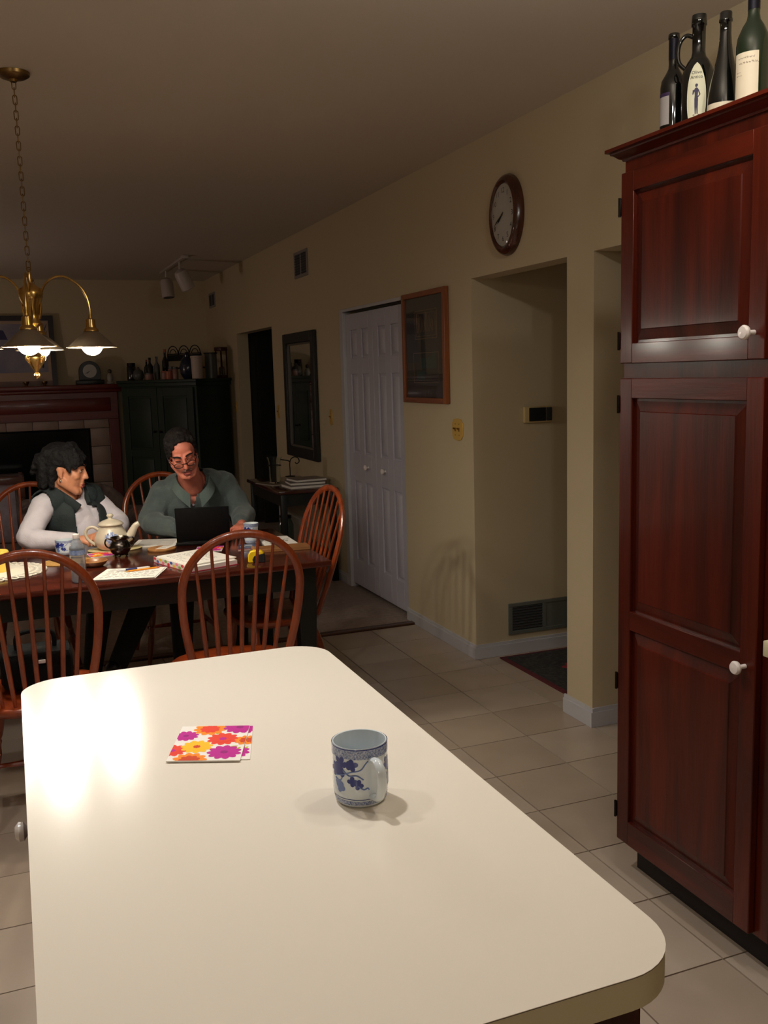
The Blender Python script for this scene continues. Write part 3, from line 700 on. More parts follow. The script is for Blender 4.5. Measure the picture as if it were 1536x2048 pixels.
PEWT = M_('dark_pewter', (92,84,78), 0.22, metal=1.0, var=0.1, scale=30)
t = thing('creamer', 'small dark pewter creamer with two loop handles and ball feet', 'creamer', (0.428, 4.44, TZ))
m = MB(); m.lathe([(0.0, 0.008), (0.022, 0.008), (0.036, 0.016), (0.047, 0.032), (0.049, 0.046), (0.043, 0.062), (0.036, 0.072), (0.037, 0.082), (0.042, 0.090), (0.040, 0.091), (0.034, 0.082), (0.033, 0.074), (0.0, 0.060)], (0, 0, 0), 30); part('bowl', m, PEWT, t, sharp=60)
for sg in (-1, 1):
    m = MB(); m.tube(spline([(sg*0.036, 0, 0.080), (sg*0.056, 0, 0.086), (sg*0.065, 0, 0.070), (sg*0.060, 0, 0.052), (sg*0.047, 0, 0.042)], 5), 0.0036, 8); part('handle', m, PEWT, t)
for k in range(3):
    a = 2*pi*k/3-1.9; m = MB(); m.ell((0.028*cos(a), 0.028*sin(a), 0.0075), (0.008, 0.008, 0.0075), n=10, m=6); part('foot', m, PEWT, t)
# water bottle
PLAS = glass('clear_plastic', (226,232,238), 0.08, 1.4, 0.84)
t = thing('water_bottle', 'clear plastic water bottle with white cap and blue label', 'bottle', (0.213, 3.945, TZ))
prof = [(0.0, 0.002), (0.024, 0.0), (0.029, 0.006)]
for i in range(9): z = 0.012+i*0.0105; prof += [(0.0305, z), (0.0285, z+0.005)]
prof += [(0.0305, 0.108), (0.0305, 0.112), (0.0298, 0.114), (0.0298, 0.134), (0.0305, 0.137), (0.029, 0.146), (0.022, 0.160), (0.0145, 0.172), (0.0125, 0.178), (0.0125, 0.184)]
prof += [(r-0.0018, z+0.0008) for r, z in reversed(prof[1:])]+[(0.0, 0.003)]
m = MB(); m.lathe(prof, (0, 0, 0), 28); part('body', m, PLAS, t, sharp=70)
m = MB(); m.lathe([(0.0302, 0.1145), (0.0302, 0.1335)], (0, 0, 0), 28, cap=False); part('label', m, M_('blue_label', (86,116,182), 0.4, col2=(170,186,214), scale=60), t, label='blue paper label')
m = MB(); m.lathe([(0.0, 0.196), (0.0125, 0.196), (0.0138, 0.193), (0.0138, 0.179), (0.0, 0.179)], (0, 0, 0), 24); part('cap', m, M_('white_cap', (226,214,206), 0.4), t, label='white screw cap')
# candle and doily
def flat_poly(pts, z0, z1): 
    mb = MB(); mb.prism(pts, z0, z1); return mb
LACE = M_('cream_lace', (228,220,204), 0.9, bump=0.2, bscale=200)
t = thing('lace_doily', 'round cream lace doily with scalloped edge under the yellow candle', 'doily', (-0.10, 4.31, TZ+0.0032))
m = MB(); n = 96; rings = [0.0, 0.10, 0.135]
m.lathe([(0.0, 0.0), (0.138, 0.0), (0.138, 0.0022), (0.0, 0.0026)], (0, 0, 0), 64); part('centre_cloth', m, LACE, t)
m = MB()
for k in range(40):     # open loops of the lace border
    a = 2*pi*k/40; m.tube([(cos(a)*0.150+0.0125*cos(q)*cos(a)-0.0115*sin(q)*sin(a), sin(a)*0.150+0.0125*cos(q)*sin(a)+0.0115*sin(q)*cos(a), 0.0018) for q in np.linspace(0, 2*pi, 13)[:-1]], 0.0024, 5, closed=True, up=(0, 0, 1))
    a += pi/40; m.tube([(cos(a)*0.182+0.021*cos(q)*cos(a)-0.0145*sin(q)*sin(a), sin(a)*0.182+0.021*cos(q)*sin(a)+0.0145*sin(q)*cos(a), 0.0018) for q in np.linspace(0, 2*pi, 13)[:-1]], 0.0034, 5, closed=True, up=(0, 0, 1))
m.tube([(0.164*cos(q), 0.164*sin(q), 0.0018) for q in np.linspace(0, 2*pi, 61)[:-1]], 0.0026, 5, closed=True, up=(0, 0, 1))
part('lace_border', m, LACE, t, kind='stuff')
t = thing('pillar_candle', 'thick yellow pillar candle with a green rim stripe on the doily', 'candle', (-0.098, 4.33, TZ+0.0062))
m = MB(); m.lathe([(0.0, 0.0), (0.052, 0.0), (0.0525, 0.004), (0.0525, 0.083), (0.050, 0.087), (0.044, 0.084), (0.0, 0.080)], (0, 0, 0), 32); part('wax', m, M_('yellow_wax', (246,206,92), 0.5, spec=0.3), t)
m = MB(); m.lathe([(0.0528, 0.074), (0.0528, 0.079)], (0, 0, 0), 32, cap=False); part('stripe', m, M_('green_stripe', (150,190,50), 0.5), t, label='green stripe near the rim')
m = MB(); m.tube([(0, 0, 0.079), (0.001, 0, 0.088), (0.003, 0, 0.094)], 0.0012, 6); part('wick', m, BLACK, t)
# pad with pen and pencil
def quad_slab(mb, P, z0, z1): mb.add([(x, y, z0) for x, y in P]+[(x, y, z1) for x, y in P], [(3,2,1,0),(4,5,6,7),(0,1,5,4),(1,2,6,5),(2,3,7,6),(3,0,4,7)])
INK = M_('grey_ink', (120,116,112), 0.9)
def scribble(mb, P, z, rows, seed, r=0.0006, x0=0.06, x1=0.92):
    rg = random.Random(seed); A, B, C, D = [Vector((x, y, z)) for x, y in P]
    W = lambda u, v: A+(B-A)*u+(D-A)*v
    for k in range(rows):
        v = 0.1+0.8*(k+0.5)/rows; u = x0+rg.uniform(0, 0.05)
        while u < x1-0.08:
            L_ = rg.uniform(0.05, 0.12); pts = [W(u+L_*i/5, v+rg.uniform(-0.018, 0.018)) for i in range(6)]; mb.tube(pts, r, 4); u += L_+rg.uniform(0.02, 0.04)
            if rg.random() < 0.08: break
PADP = [(0.263, 3.936), (0.503, 3.86+0.006), (0.579, 4.06), (0.345, 4.140)]
t = thing('writing_pad', 'cream pad of paper covered in grey handwriting near the table edge', 'notepad', (0.42, 4.0, TZ))
for k in range(3):
    m = MB(); q = 0.004*k*(1 if k % 2 else -1); quad_slab(m, [(x+q*0.6, y+q*0.3) for x, y in PADP], TZ+0.002*k, TZ+0.002*(k+1)-0.0003); part('sheet', m, PAPER, t, True)
m = MB(); scribble(m, PADP, TZ+0.0061, 9, 4); part('handwriting', m, INK, t, True)
WHITEP = M_('white_plastic', (226,224,224), 0.3); NAVY = M_('navy_plastic', (34,40,92), 0.3)
def stick(mb, a, b, r, n=8, pr=None):
    a = Vector(a); b = Vector(b); pr = pr or [(0, r), (1, r)]; mb.tube([a+(b-a)*s for s, q in pr], [q for s, q in pr], n)
t = thing('pen', 'white ballpoint pen with navy grip lying on the writing pad', 'pen', (0.43, 4.05, TZ+0.0062))
a = Vector((0.372, 4.052, TZ+0.0105)); b = Vector((0.510, 4.068, TZ+0.0105))
m = MB(); m.tube([a, a+(b-a)*0.25], 0.0042, 10); part('cap', m, WHITEP, t, True)
m = MB(); m.tube([a+(b-a)*0.25, a+(b-a)*0.60], 0.0046, 10); part('grip', m, NAVY, t, True, label='navy grip')
m = MB(); m.tube([a+(b-a)*s for s in (0.60, 0.93, 1.0)], [0.0042, 0.0040, 0.001], 10); part('barrel', m, WHITEP, t, True)
t = thing('pencil', 'yellow orange pencil lying on the writing pad', 'pencil', (0.46, 4.02, TZ+0.0062))
a = Vector((0.395, 4.018, TZ+0.0096)); b = Vector((0.545, 4.046, TZ+0.0096)); PCY = M_('pencil_orange', (238,150,30), 0.35)
m = MB(); m.tube([a+(b-a)*0.12, b-(b-a)*0.08], 0.0036, 6); part('shaft', m, PCY, t, True)
m = MB(); m.tube([a, a+(b-a)*0.12], [0.0006, 0.0036], 6); part('tip', m, M_('bare_wood', (214,176,120), 0.7), t, True)
m = MB(); m.tube([b-(b-a)*0.08, b], 0.0037, 8); part('eraser', m, M_('pink_eraser', (196,110,90), 0.7), t, True)
# flowered binder
t = thing('ring_binder', 'flower patterned binder with red cover and white pages on top', 'binder', (0.70, 4.1, TZ))
BP = [(0.546, 4.211), (0.649, 3.902), (0.872, 3.975), (0.775, 4.290)]
m = MB(); quad_slab(m, BP, TZ, TZ+0.0028); part('cover', m, M_('red_magenta_cover', (170,26,60), 0.4), t, True)
A, B, C, D = [Vector((x, y, 0)) for x, y in BP]; e = (D-A)*0.02
def bq(u0, u1, v0, v1): return [tuple((A+(B-A)*u+(D-A)*v)[:2]) for u, v in ((u0, v0), (u1, v0), (u1, v1), (u0, v1))]
m = MB(); quad_slab(m, bq(0, 1, 0, 0.016), TZ+0.0028, TZ+0.026); sp = part('spine', m, M_('white_cover', (224,214,206), 0.4), t, True)
mf = MB(); nrm = (B-A).cross(Vector((0, 0, 1))).normalized(); cols = list(PETC)
fk = {'b': 0}; FC = [M_('spine_print_%s' % k, c, 0.4) for k, c in (('red', (206,50,60)), ('blue', (60,90,170)), ('yellow', (240,196,60)), ('pink', (226,120,150)), ('green', (120,160,70)))]
rg = random.Random(8)
for k in range(13):
    u = 0.04+0.92*k/12; zc = TZ+0.0145+0.005*(-1)**k; ctr = A+(B-A)*u+nrm*(0.0004)
    if (A+(B-A)*0.5+nrm).x > 0.62: pass
    dirn = (B-A).normalized(); n = 12; P = [ctr+Vector((0, 0, zc))+dirn*(0.0145*cos(q)*(1-0.25*abs(sin(2.5*q))))+Vector((0, 0, 0.0078*sin(q)*(1-0.25*abs(sin(2.5*q))))) for q in np.linspace(0, 2*pi, 16)[:-1]]
    mf.mat(k % 5).add([ctr+Vector((0, 0, zc))]+P, [(0, 1+q, 1+(q+1) % 15) for q in range(15)])
part('flower_print', mf, FC, sp, True)
m = MB(); quad_slab(m, bq(0.01, 0.985, 0.02, 0.96), TZ+0.0028, TZ+0.020); part('page_block', m, PAPER, t, True)
for k in range(3):
    m = MB(); quad_slab(m, [(x+dx, y+dy) for (x, y), (dx, dy) in zip(bq(0.02, 0.90, 0.04, 0.985), ((0.002*k, 0.004*k), (0.006*k, 0), (0.004*k, 0.003*k), (0, 0.008*k)))], TZ+0.0201+0.0022*k, TZ+0.0220+0.0022*k); part('sheet', m, PAPER, t, True)
m = MB(); scribble(m, bq(0.06, 0.86, 0.06, 0.95), TZ+0.0266, 12, 9, 0.0005); part('handwriting', m, INK, t, True)
# loose printed sheet under the man's left arm
t = thing('printed_sheet', 'white sheets of printed text lying left of the laptop', 'paper', (0.63, 4.72, TZ))
SP = [(0.505, 4.66), (0.700, 4.59), (0.760, 4.78), (0.565, 4.85)]
for k in range(2): m = MB(); quad_slab(m, [(x-0.004*k, y+0.003*k) for x, y in SP], TZ+0.001*k, TZ+0.001*k+0.0008); part('sheet', m, PAPER, t, True)
m = MB(); A, B, C, D = [Vector((x, y, TZ+0.0020)) for x, y in SP]
for k in range(16):
    v = 0.1+0.8*k/15; p = A+(B-A)*0.08+(D-A)*v; q = A+(B-A)*(0.92 if k % 5 else 0.6)+(D-A)*v; m.tube([p, q], 0.0006, 4)
part('printed_lines', m, INK, t, True)
# coasters, trivet and odds and ends
CORK = M_('tan_wood_coaster', (170,118,66), 0.5, var=0.15, scale=30)
def disc(name, label, cat, c, r, z0, h, mat, sx=1.0, sy=1.0, group=None):
    m = MB(); m.lathe([(0.0, 0.0), (r*0.97, 0.0), (r, h*0.3), (r, h*0.8), (r*0.96, h), (0.0, h)], (c[0], c[1], z0), 32, sx=1); 
    if sx != 1 or sy != 1: m.xf(lambda p: (c[0]+(p.x-c[0])*sx, c[1]+(p.y-c[1])*sy, p.z))
    return solo(name, m, mat, label, cat, (c[0], c[1], z0), group)
disc('wooden_coaster', 'round tan wooden coaster holding a small white card', 'coaster', (0.625, 4.515), 0.066, TZ, 0.010, CORK)
t = thing('paper_card', 'small white printed card on the round tan coaster', 'card', (0.64, 4.52, TZ+0.0102))
m = MB(); quad_slab(m, [(0.592, 4.490), (0.640, 4.470), (0.690, 4.535), (0.640, 4.556)], TZ+0.0102, TZ+0.0112); part('sheet', m, PAPER, t, True)
m = MB(); scribble(m, [(0.60, 4.495), (0.64, 4.480), (0.68, 4.53), (0.64, 4.545)], TZ+0.0114, 3, 2, 0.0006); part('printed_lines', m, INK, t, True)
disc('trivet', 'flat cream oval trivet under the teapot', 'trivet', (0.425, 4.65), 0.115, TZ, 0.004, M_('cream_trivet', (206,190,140), 0.6), 1.1, 0.75)
disc('placemat', 'oval tan woven placemat near the woman beyond the water bottle', 'placemat', (0.195, 4.42), 0.115, TZ, 0.004, M_('tan_woven_placemat', (184,138,74), 0.7, var=0.2, scale=90), 1.0, 0.8)
t = thing('wooden_dish', 'small round brown wooden dish by the water bottle', 'dish', (0.298, 4.26, TZ))
m = MB(); m.lathe([(0.0, 0.0), (0.034, 0.0), (0.050, 0.012), (0.056, 0.024), (0.054, 0.025), (0.046, 0.014), (0.032, 0.006), (0.0, 0.005)], (0, 0, 0), 28); part('bowl', m, wood('brown_dish_wood', (120,74,40), (170,112,60), 0.4, 'X'), t, sharp=60)
m = MB(); m.tube([(0.055*cos(q), 0.055*sin(q), 0.0245) for q in np.linspace(0, 2*pi, 33)[:-1]], 0.002, 6, closed=True, up=(0, 0, 1)); part('rim', m, CORK, t)
# laptop, opened towards the man
LAPM = M_('black_laptop', (4,4,5), 0.6, spec=0.15)
t = thing('laptop', 'open black laptop seen from behind in front of the man', 'laptop', (0.835, 4.56, TZ), radians(-14))
m = MB(); m.box(-0.128, 0.0, 0.003, 0.128, 0.185, 0.020, 0.003); part('base', m, LAPM, t)
m = MB(); m.box(-0.118, 0.02, 0.020, 0.118, 0.10, 0.0212); part('keyboard', m, M_('dark_keys', (30,30,32), 0.6, var=0.3, scale=150), t)
tl = radians(12); Rm = Matrix.Rotation(tl, 3, 'X')
m = MB(); m.obox(Vector((0, -0.006, 0.016))+Rm @ Vector((0, 0, 0.088)), (0.128, 0.005, 0.086), Rm, 0.003); lid = part('lid', m, LAPM, t)
m = MB(); m.obox(Vector((0, -0.006, 0.016))+Rm @ Vector((0, 0.0054, 0.09)), (0.116, 0.0006, 0.074), Rm); part('screen', m, emit('laptop_screen_glow', (150,170,220), 0.35), lid)
m = MB(); m.tube([(-0.10, -0.004, 0.014), (0.10, -0.004, 0.014)], 0.008, 10); part('hinge', m, LAPM, t)
m = MB(); m.box(-0.132, -0.022, 0.0, 0.02, 0.004, 0.016, 0.005); part('battery', m, LAPM, t)
# papers, magazine, board and tape measure at the right end
t = thing('magazine', 'dark blue covered magazine with red edge near the mug by the laptop', 'magazine', (0.995, 4.40, TZ))
MP = [(0.945, 4.300), (1.035, 4.290), (1.066, 4.425), (0.976, 4.435)]
m = MB(); quad_slab(m, MP, TZ, TZ+0.004); part('pages', m, PAPER, t, True)
m = MB(); quad_slab(m, MP, TZ+0.004, TZ+0.0048); part('cover', m, M_('navy_cover', (44,58,92), 0.3), t, True)
m = MB(); quad_slab(m, [(0.945, 4.298), (1.035, 4.288), (1.036, 4.296), (0.946, 4.306)], TZ+0.0046, TZ+0.0054); part('red_edge', m, M_('red_print', (190,40,44), 0.4), t, True)
m = MB(); m.tube([(0.968, 4.365, TZ+0.0052), (0.99, 4.372, TZ+0.0052), (1.01, 4.385, TZ+0.0052), (1.03, 4.38, TZ+0.0052)], 0.0022, 5); part('cover_mark', m, WHITEP, t, True)
t = thing('newspaper', 'folded white newspaper with red print behind the wooden board', 'newspaper', (1.15, 4.47, TZ))
NP_ = [(1.085, 4.315), (1.235, 4.290), (1.245, 4.56), (1.115, 4.585)]
for k in range(3): m = MB(); quad_slab(m, [(x+0.004*(k-1), y-0.005*(k-1)) for x, y in NP_], TZ+0.002*k, TZ+0.002*k+0.0017); part('sheet', m, PAPER, t, True)
m = MB(); quad_slab(m, [(1.16, 4.50), (1.20, 4.495), (1.205, 4.54), (1.165, 4.545)], TZ+0.0058, TZ+0.0061); part('red_print', m, M_('red_newsprint', (206,40,44), 0.7), t, True)
m = MB(); scribble(m, [(1.10, 4.33), (1.22, 4.31), (1.23, 4.48), (1.125, 4.50)], TZ+0.0060, 6, 5, 0.0016); part('printed_lines', m, M_('black_newsprint', (50,46,46), 0.8), t, True)
t = thing('wooden_board', 'flat tan wooden board at the right end of the table', 'board', (1.12, 4.2, TZ))
m = MB(); quad_slab(m, [(0.985, 4.195), (1.252, 4.160), (1.262, 4.262), (1.000, 4.285)], TZ, TZ+0.016); part('plank', m, wood('tan_board', (150,96,52), (184,126,74), 0.45, 'X'), t, True, bev=0.002)
m = MB(); quad_slab(m, [(0.987, 4.197), (1.000, 4.1955), (1.013, 4.283), (1.001, 4.2845)], TZ+0.016, TZ+0.019); part('end_cleat', m, CORK, t, True)
t = thing('tape_measure', 'yellow and black tape measure lying on the table edge', 'tape measure', (0.955, 3.99, TZ), radians(-16))
m = MB()
prof = [(-0.034, 0.0), (0.034, 0.0), (0.036, 0.004), (0.036, 0.026), (0.030, 0.044), (0.018, 0.052), (-0.012, 0.054), (-0.028, 0.048), (-0.036, 0.034), (-0.037, 0.006)]
n = len(prof); m.add([(x, -0.016, z) for x, z in prof]+[(x, 0.016, z) for x, z in prof], [tuple(range(n)), tuple(range(2*n-1, n-1, -1))]+[(i, n+i, n+(i+1) % n, (i+1) % n) for i in range(n)])
part('case', m, M_('tape_yellow', (250,206,20), 0.35), t, bev=0.004)
m = MB(); prof = [(-0.014, 0.001), (0.034, 0.001), (0.037, 0.004), (0.037, 0.026), (0.032, 0.040), (0.010, 0.036), (-0.010, 0.030), (-0.018, 0.014)]
n = len(prof); m.add([(x, -0.0185, z) for x, z in prof]+[(x, 0.0185, z) for x, z in prof], [tuple(range(n)), tuple(range(2*n-1, n-1, -1))]+[(i, n+i, n+(i+1) % n, (i+1) % n) for i in range(n)])
part('rubber_grip', m, M_('black_rubber', (16,16,18), 0.6), t, bev=0.003)
# ------------------------------------------------------------------ things on the right wall
GLASSW = M_('glazing', (20,22,22), 0.06, spec=0.6)
# wall clock, oval wooden rim
t = thing('wall_clock', 'oval dark wooden wall clock with pale dial above the hall opening', 'clock', (WX, 4.085, 2.277))
CW = wood('clock_wood', (58,26,14), (96,46,24), 0.25, 'Z', 12, 0.5)
def on_wall(mb): return mb.xf(lambda p: (-p.z, -p.x, p.y))      # local x right, y up, z out of the wall -> thing space
m = MB(); m.lathe([(0.150, 0.0), (0.176, 0.0), (0.179, 0.010), (0.172, 0.030), (0.160, 0.042), (0.148, 0.046), (0.138, 0.040), (0.134, 0.030)], (0, 0, 0), 48, sx=0.80, sy=1.05, cap=False); on_wall(m); part('rim', m, CW, t)
m = MB(); m.lathe([(0.0, 0.030), (0.136, 0.030), (0.136, 0.002), (0.0, 0.002)], (0, 0, 0), 48, sx=0.80, sy=1.05); on_wall(m); dial = part('dial', m, M_('pale_dial', (206,200,190), 0.3, spec=0.5), t)
INKB = M_('black_print', (24,22,22), 0.6)
for k in range(1, 13):
    a = pi/2-2*pi*k/12; m = text_mesh(str(k), 0.034); m.xf(lambda p, a=a: (p.x+0.104*cos(a)*0.80, p.y+0.104*sin(a)*1.05, 0.0306)); on_wall(m); part('numeral', m, INKB, dial)
for nm, ang, L_, wd in (('hour_hand', pi/2-2*pi*(7.66/12), 0.055, 0.005), ('minute_hand', pi/2-2*pi*(40/60), 0.085, 0.0035)):
    d = Vector((cos(ang), sin(ang), 0)); n = Vector((-sin(ang), cos(ang), 0)); m = MB(); zc = 0.033 if nm[0] == 'h' else 0.0345
    m.add([d*-0.015+n*wd*0.5, d*L_*0.7+n*wd, d*L_, d*L_*0.7-n*wd, d*-0.015-n*wd*0.5], [(0, 4, 3, 2, 1)]); m.xf(lambda p, zc=zc: (p.x, p.y, zc)); 
    b = MB(); b.add([v for v in m.v]+[v+Vector((0, 0, 0.001)) for v in m.v], [(0, 1, 2, 3, 4), (9, 8, 7, 6, 5)]+[(i, 5+i, 5+(i+1) % 5, (i+1) % 5) for i in range(5)]); on_wall(b); part(nm, b, INKB, t)
m = MB(); m.lathe([(0.0, 0.031), (0.005, 0.031), (0.005, 0.037), (0.0, 0.038)], (0, 0, 0), 12); on_wall(m); part('hand_boss', m, BRASSD, t)
m = MB(); m.lathe([(0.136, 0.038), (0.10, 0.048), (0.05, 0.053), (0.0, 0.055)], (0, 0, 0), 40, sx=0.80, sy=1.05, cap=False); on_wall(m); part('glass', m, glass('clock_glass', (250,250,250), 0.01, 1.2), t)

# framed sampler
t = thing('framed_picture', 'orange oak framed dark embroidered picture beside the closet doors', 'picture', (WX, 5.065, 1.696))
OAK = wood('oak_frame', (128,66,30), (164,92,46), 0.4, 'Z', 14, 0.2); OAKY = wood('oak_frame_rail', (128,66,30), (164,92,46), 0.4, 'Y', 14, 0.2)
hw, hh = 0.300, 0.317
for (a, b, c, d, mt) in ((-hw, -hh, -hw+0.030, hh, OAK), (hw-0.030, -hh, hw, hh, OAK), (-hw+0.030, -hh, hw-0.030, -hh+0.030, OAKY), (-hw+0.030, hh-0.030, hw-0.030, hh, OAKY)):
    m = MB(); m.box(-0.032, a, b, -0.001, c, d); part('frame_rail', m, mt, t, bev=0.003)
m = MB(); m.box(-0.014, -hw+0.028, -hh+0.028, -0.002, hw-0.028, hh-0.028); mt_ = part('mount', m, M_('dark_grey_mount', (74,74,68), 0.8, var=0.1, scale=20), t)
PR = M_('tan_stitching', (156,130,104), 0.8); PR2 = M_('dull_green_stitching', (66,92,84), 0.8)
def rect_line(mb, y0, z0, y1, z1, r=0.002): mb.tube([(-0.0145, y0, z0), (-0.0145, y1, z0), (-0.0145, y1, z1), (-0.0145, y0, z1)], r, 4, closed=True, up=(1, 0, 0))
m = MB(); rect_line(m, -0.17, 0.05, 0.13, 0.21, 0.003); rect_line(m, -0.15, 0.065, 0.11, 0.195); rect_line(m, -0.19, -0.20, 0.16, -0.03)
for k in range(6):
    y = -0.12+0.04*k; m.tube([(-0.0145, y, 0.09), (-0.0145, y, 0.15+0.02*(k % 3)), (-0.0145, y+0.018, 0.16+0.02*(k % 3)), (-0.0145, y+0.026, 0.12), (-0.0145, y+0.012, 0.085)], 0.0022, 4, up=(1, 0, 0))
part('stitched_motif', m, PR, mt_)
m = MB(); m.box(-0.0150, -0.16, -0.12, -0.0138, 0.06, -0.06); m.box(-0.0150, -0.15, -0.06, -0.0138, -0.10, -0.02); m.box(-0.0150, 0.0, -0.185, -0.0138, 0.12, -0.135); part('stitched_block', m, PR2, mt_)
m = MB(); m.box(-0.0205, -hw+0.029, -hh+0.029, -0.0185, hw-0.029, hh-0.029); part('glass', m, glass('picture_glass', (252,252,252), 0.01, 1.3), t)

# dark framed mirror
t = thing('wall_mirror', 'tall wall mirror in a wide black frame between doorway and closet', 'mirror', (WX, 7.592, 1.39))
hw, hh = 0.438, 0.515; MF = M_('black_mirror_frame', (26,28,27), 0.45)
for (a, b, c, d) in ((-hw, -hh, -hw+0.085, hh), (hw-0.085, -hh, hw, hh), (-hw+0.085, -hh, hw-0.085, -hh+0.085), (-hw+0.085, hh-0.085, hw-0.085, hh)):
    m = MB(); m.box(-0.034, a, b, -0.001, c, d); part('frame_rail', m, MF, t, bev=0.008)
MFI = M_('mirror_slip', (92,84,74), 0.5); e = 0.085
for (a, b, c, d) in ((-hw+e, -hh+e, -hw+e+0.014, hh-e), (hw-e-0.014, -hh+e, hw-e, hh-e), (-hw+e, -hh+e, hw-e, -hh+e+0.014), (-hw+e, hh-e-0.014, hw-e, hh-e)):
    m = MB(); m.box(-0.020, a, b, -0.001, c, d); part('inner_slip', m, MFI, t)
m = MB(); m.box(-0.010, -hw+0.08, -hh+0.08, -0.002, hw-0.08, hh-0.08); part('mirror_glass', m, M_('silvered_mirror', (225,228,226), 0.02, metal=1.0), t)

# brass switch plates
def switch_plate(label, y, z, w_, h_, n):
    t = thing('switch_plate', label, 'switch', (WX, y, z), 0, 'brass switch plates')
    m = MB(); hw, hh = w_/2, h_/2; pl = [(-hw, -hh*0.62), (-hw*0.8, -hh*0.72), (-hw*0.72, -hh*0.9), (0, -hh), (hw*0.72, -hh*0.9), (hw*0.8, -hh*0.72), (hw, -hh*0.62), (hw, hh*0.62), (hw*0.8, hh*0.72), (hw*0.72, hh*0.9), (0, hh), (-hw*0.72, hh*0.9), (-hw*0.8, hh*0.72), (-hw, hh*0.62)]
    m.prism(pl, 0.0005, 0.006); on_wall(m); part('plate', m, BRASSP, t, bev=0.002)
    for k in range(n):
        x = (k-(n-1)/2)*0.046; m = MB(); m.box(x-0.004, -0.010, 0.006, x+0.004, 0.010, 0.009); m.obox((x, 0.004, 0.012), (0.0035, 0.004, 0.009), Matrix.Rotation(radians(-25), 3, 'X')); on_wall(m); part('toggle', m, BRASSD, t)
        for s in (-1, 1):
            m = MB(); m.lathe([(0.0, 0.006), (0.0032, 0.006), (0.0028, 0.0075), (0.0, 0.008)], (x, s*0.030, 0), 8); on_wall(m); part('screw', m, BRASSD, t)
switch_plate('double brass switch plate under the framed picture', 4.676, 1.242, 0.128, 0.122, 2)
switch_plate('single brass switch plate between mirror and closet doors', 6.858, 1.238, 0.062, 0.122, 1)
switch_plate('single dark brass switch plate between dark doorway and mirror', 8.355, 1.238, 0.062, 0.120, 1)
switch_plate('single brass switch plate on the wall beyond the dark doorway', 10.06, 1.245, 0.062, 0.120, 1)

# air vents
VENT = M_('vent_grey', (140,132,128), 0.5)
VENTD = M_('vent_dark', (70,70,70), 0.7)
def wall_vent(label, y, z, w_, h_, n):
    t = thing('air_vent', label, 'vent', (WX, y, z), 0, 'vents high on the right wall')
    m = MB(); m.box(-0.003, -w_/2+0.01, -h_/2+0.01, -0.0005, w_/2-0.01, h_/2-0.01); part('backing', m, VENTD, t)
    b = 0.022
    for (a, c, d, e) in ((-w_/2, -h_/2, w_/2, -h_/2+b), (-w_/2, h_/2-b, w_/2, h_/2), (-w_/2, -h_/2+b, -w_/2+b, h_/2-b), (w_/2-b, -h_/2+b, w_/2, h_/2-b), (-0.006, -h_/2+b, 0.006, h_/2-b)):
        m = MB(); m.box(-0.010, a, c, -0.0005, d, e); part('frame_bar', m, VENT, t)
    for k in range(n):
        z0 = -h_/2+b+(h_-2*b)*(k+0.5)/n
        for s in (-1, 1): m = MB(); m.obox((-0.006, s*w_*0.24, z0), (0.0055, w_*0.21, 0.0008), Matrix.Rotation(radians(35), 3, 'Y')); part('slat', m, VENTD, t)
wall_vent('square grey air vent high on the wall above the mirror', 7.48, 2.436, 0.36, 0.205, 8)
wall_vent('narrow grey air vent high on the wall near the far corner', 11.02, 2.433, 0.32, 0.165, 7)

# hall: thermostat, return-air grille, rug
t = thing('thermostat', 'dark faced wall thermostat with cream side in the hall', 'thermostat', (2.653, 4.495, 1.317))
m = MB(); m.box(-0.086, -0.026, -0.046, 0.080, -0.0005, 0.040, 0.004); part('base', m, M_('cream_plastic', (196,172,122), 0.4), t)
m = MB(); m.box(-0.062, -0.032, -0.038, 0.040, -0.026, 0.034, 0.002); part('display', m, M_('dark_display', (26,30,32), 0.25), t)
m = MB(); m.box(0.043, -0.031, -0.038, 0.078, -0.026, 0.034, 0.002); part('cover', m, M_('dark_grey_cover', (44,46,46), 0.4), t)
t = thing('return_grille', 'large grey return air grille low on the hall wall', 'vent', (2.79, 4.495, 0.198))
GRL = M_('grille_grey_green', (104,106,98), 0.5)
m = MB(); m.box(-0.31, -0.004, -0.075, 0.31, -0.0005, 0.075); part('backing', m, VENTD, t)
for (a, c, d, e) in ((-0.325, -0.088, 0.325, -0.068), (-0.325, 0.068, 0.325, 0.088), (-0.325, -0.068, -0.300, 0.068), (0.300, -0.068, 0.325, 0.068), (-0.110, -0.068, -0.088, 0.068), (0.110, -0.068, 0.13, 0.068)):
    m = MB(); m.box(a, -0.010, c, d, -0.0005, e); part('frame_bar', m, GRL, t, bev=0.002)
for k in range(9):
    z0 = -0.06+0.12*k/8; m = MB(); m.obox((-0.205, -0.006, z0), (0.095, 0.006, 0.0012), Matrix.Rotation(radians(-40), 3, 'X')); part('slat', m, VENTD, t)
for (a, b) in ((-0.088, 0.110), (0.13, 0.300)):
    m = MB(); m.box(a, -0.007, -0.068, b, -0.004, 0.068); part('flat_panel', m, GRL, t)
t = thing('hall_rug', 'dark navy patterned hall rug with deep red border', 'rug', (2.95, 4.05, 0))
m = MB(); m.box(2.385, 3.64, 0.0005, 3.55, 4.45, 0.007, 0.003); part('border', m, M_('rug_red_border', (84,24,30), 0.95, var=0.2, scale=60, bump=0.3, bscale=300), t, True)
m = MB(); m.box(2.415, 3.67, 0.007, 3.52, 4.42, 0.009); part('field', m, M_('rug_navy_field', (20,22,26), 0.95, col2=(60,58,52), scale=55, bump=0.3, bscale=300), t, True)
m = MB()
for k in range(3): m.prism(lobed(2.72+0.3*k, 4.10, 0.10, 6, 0.35, 0.2), 0.009, 0.0102)
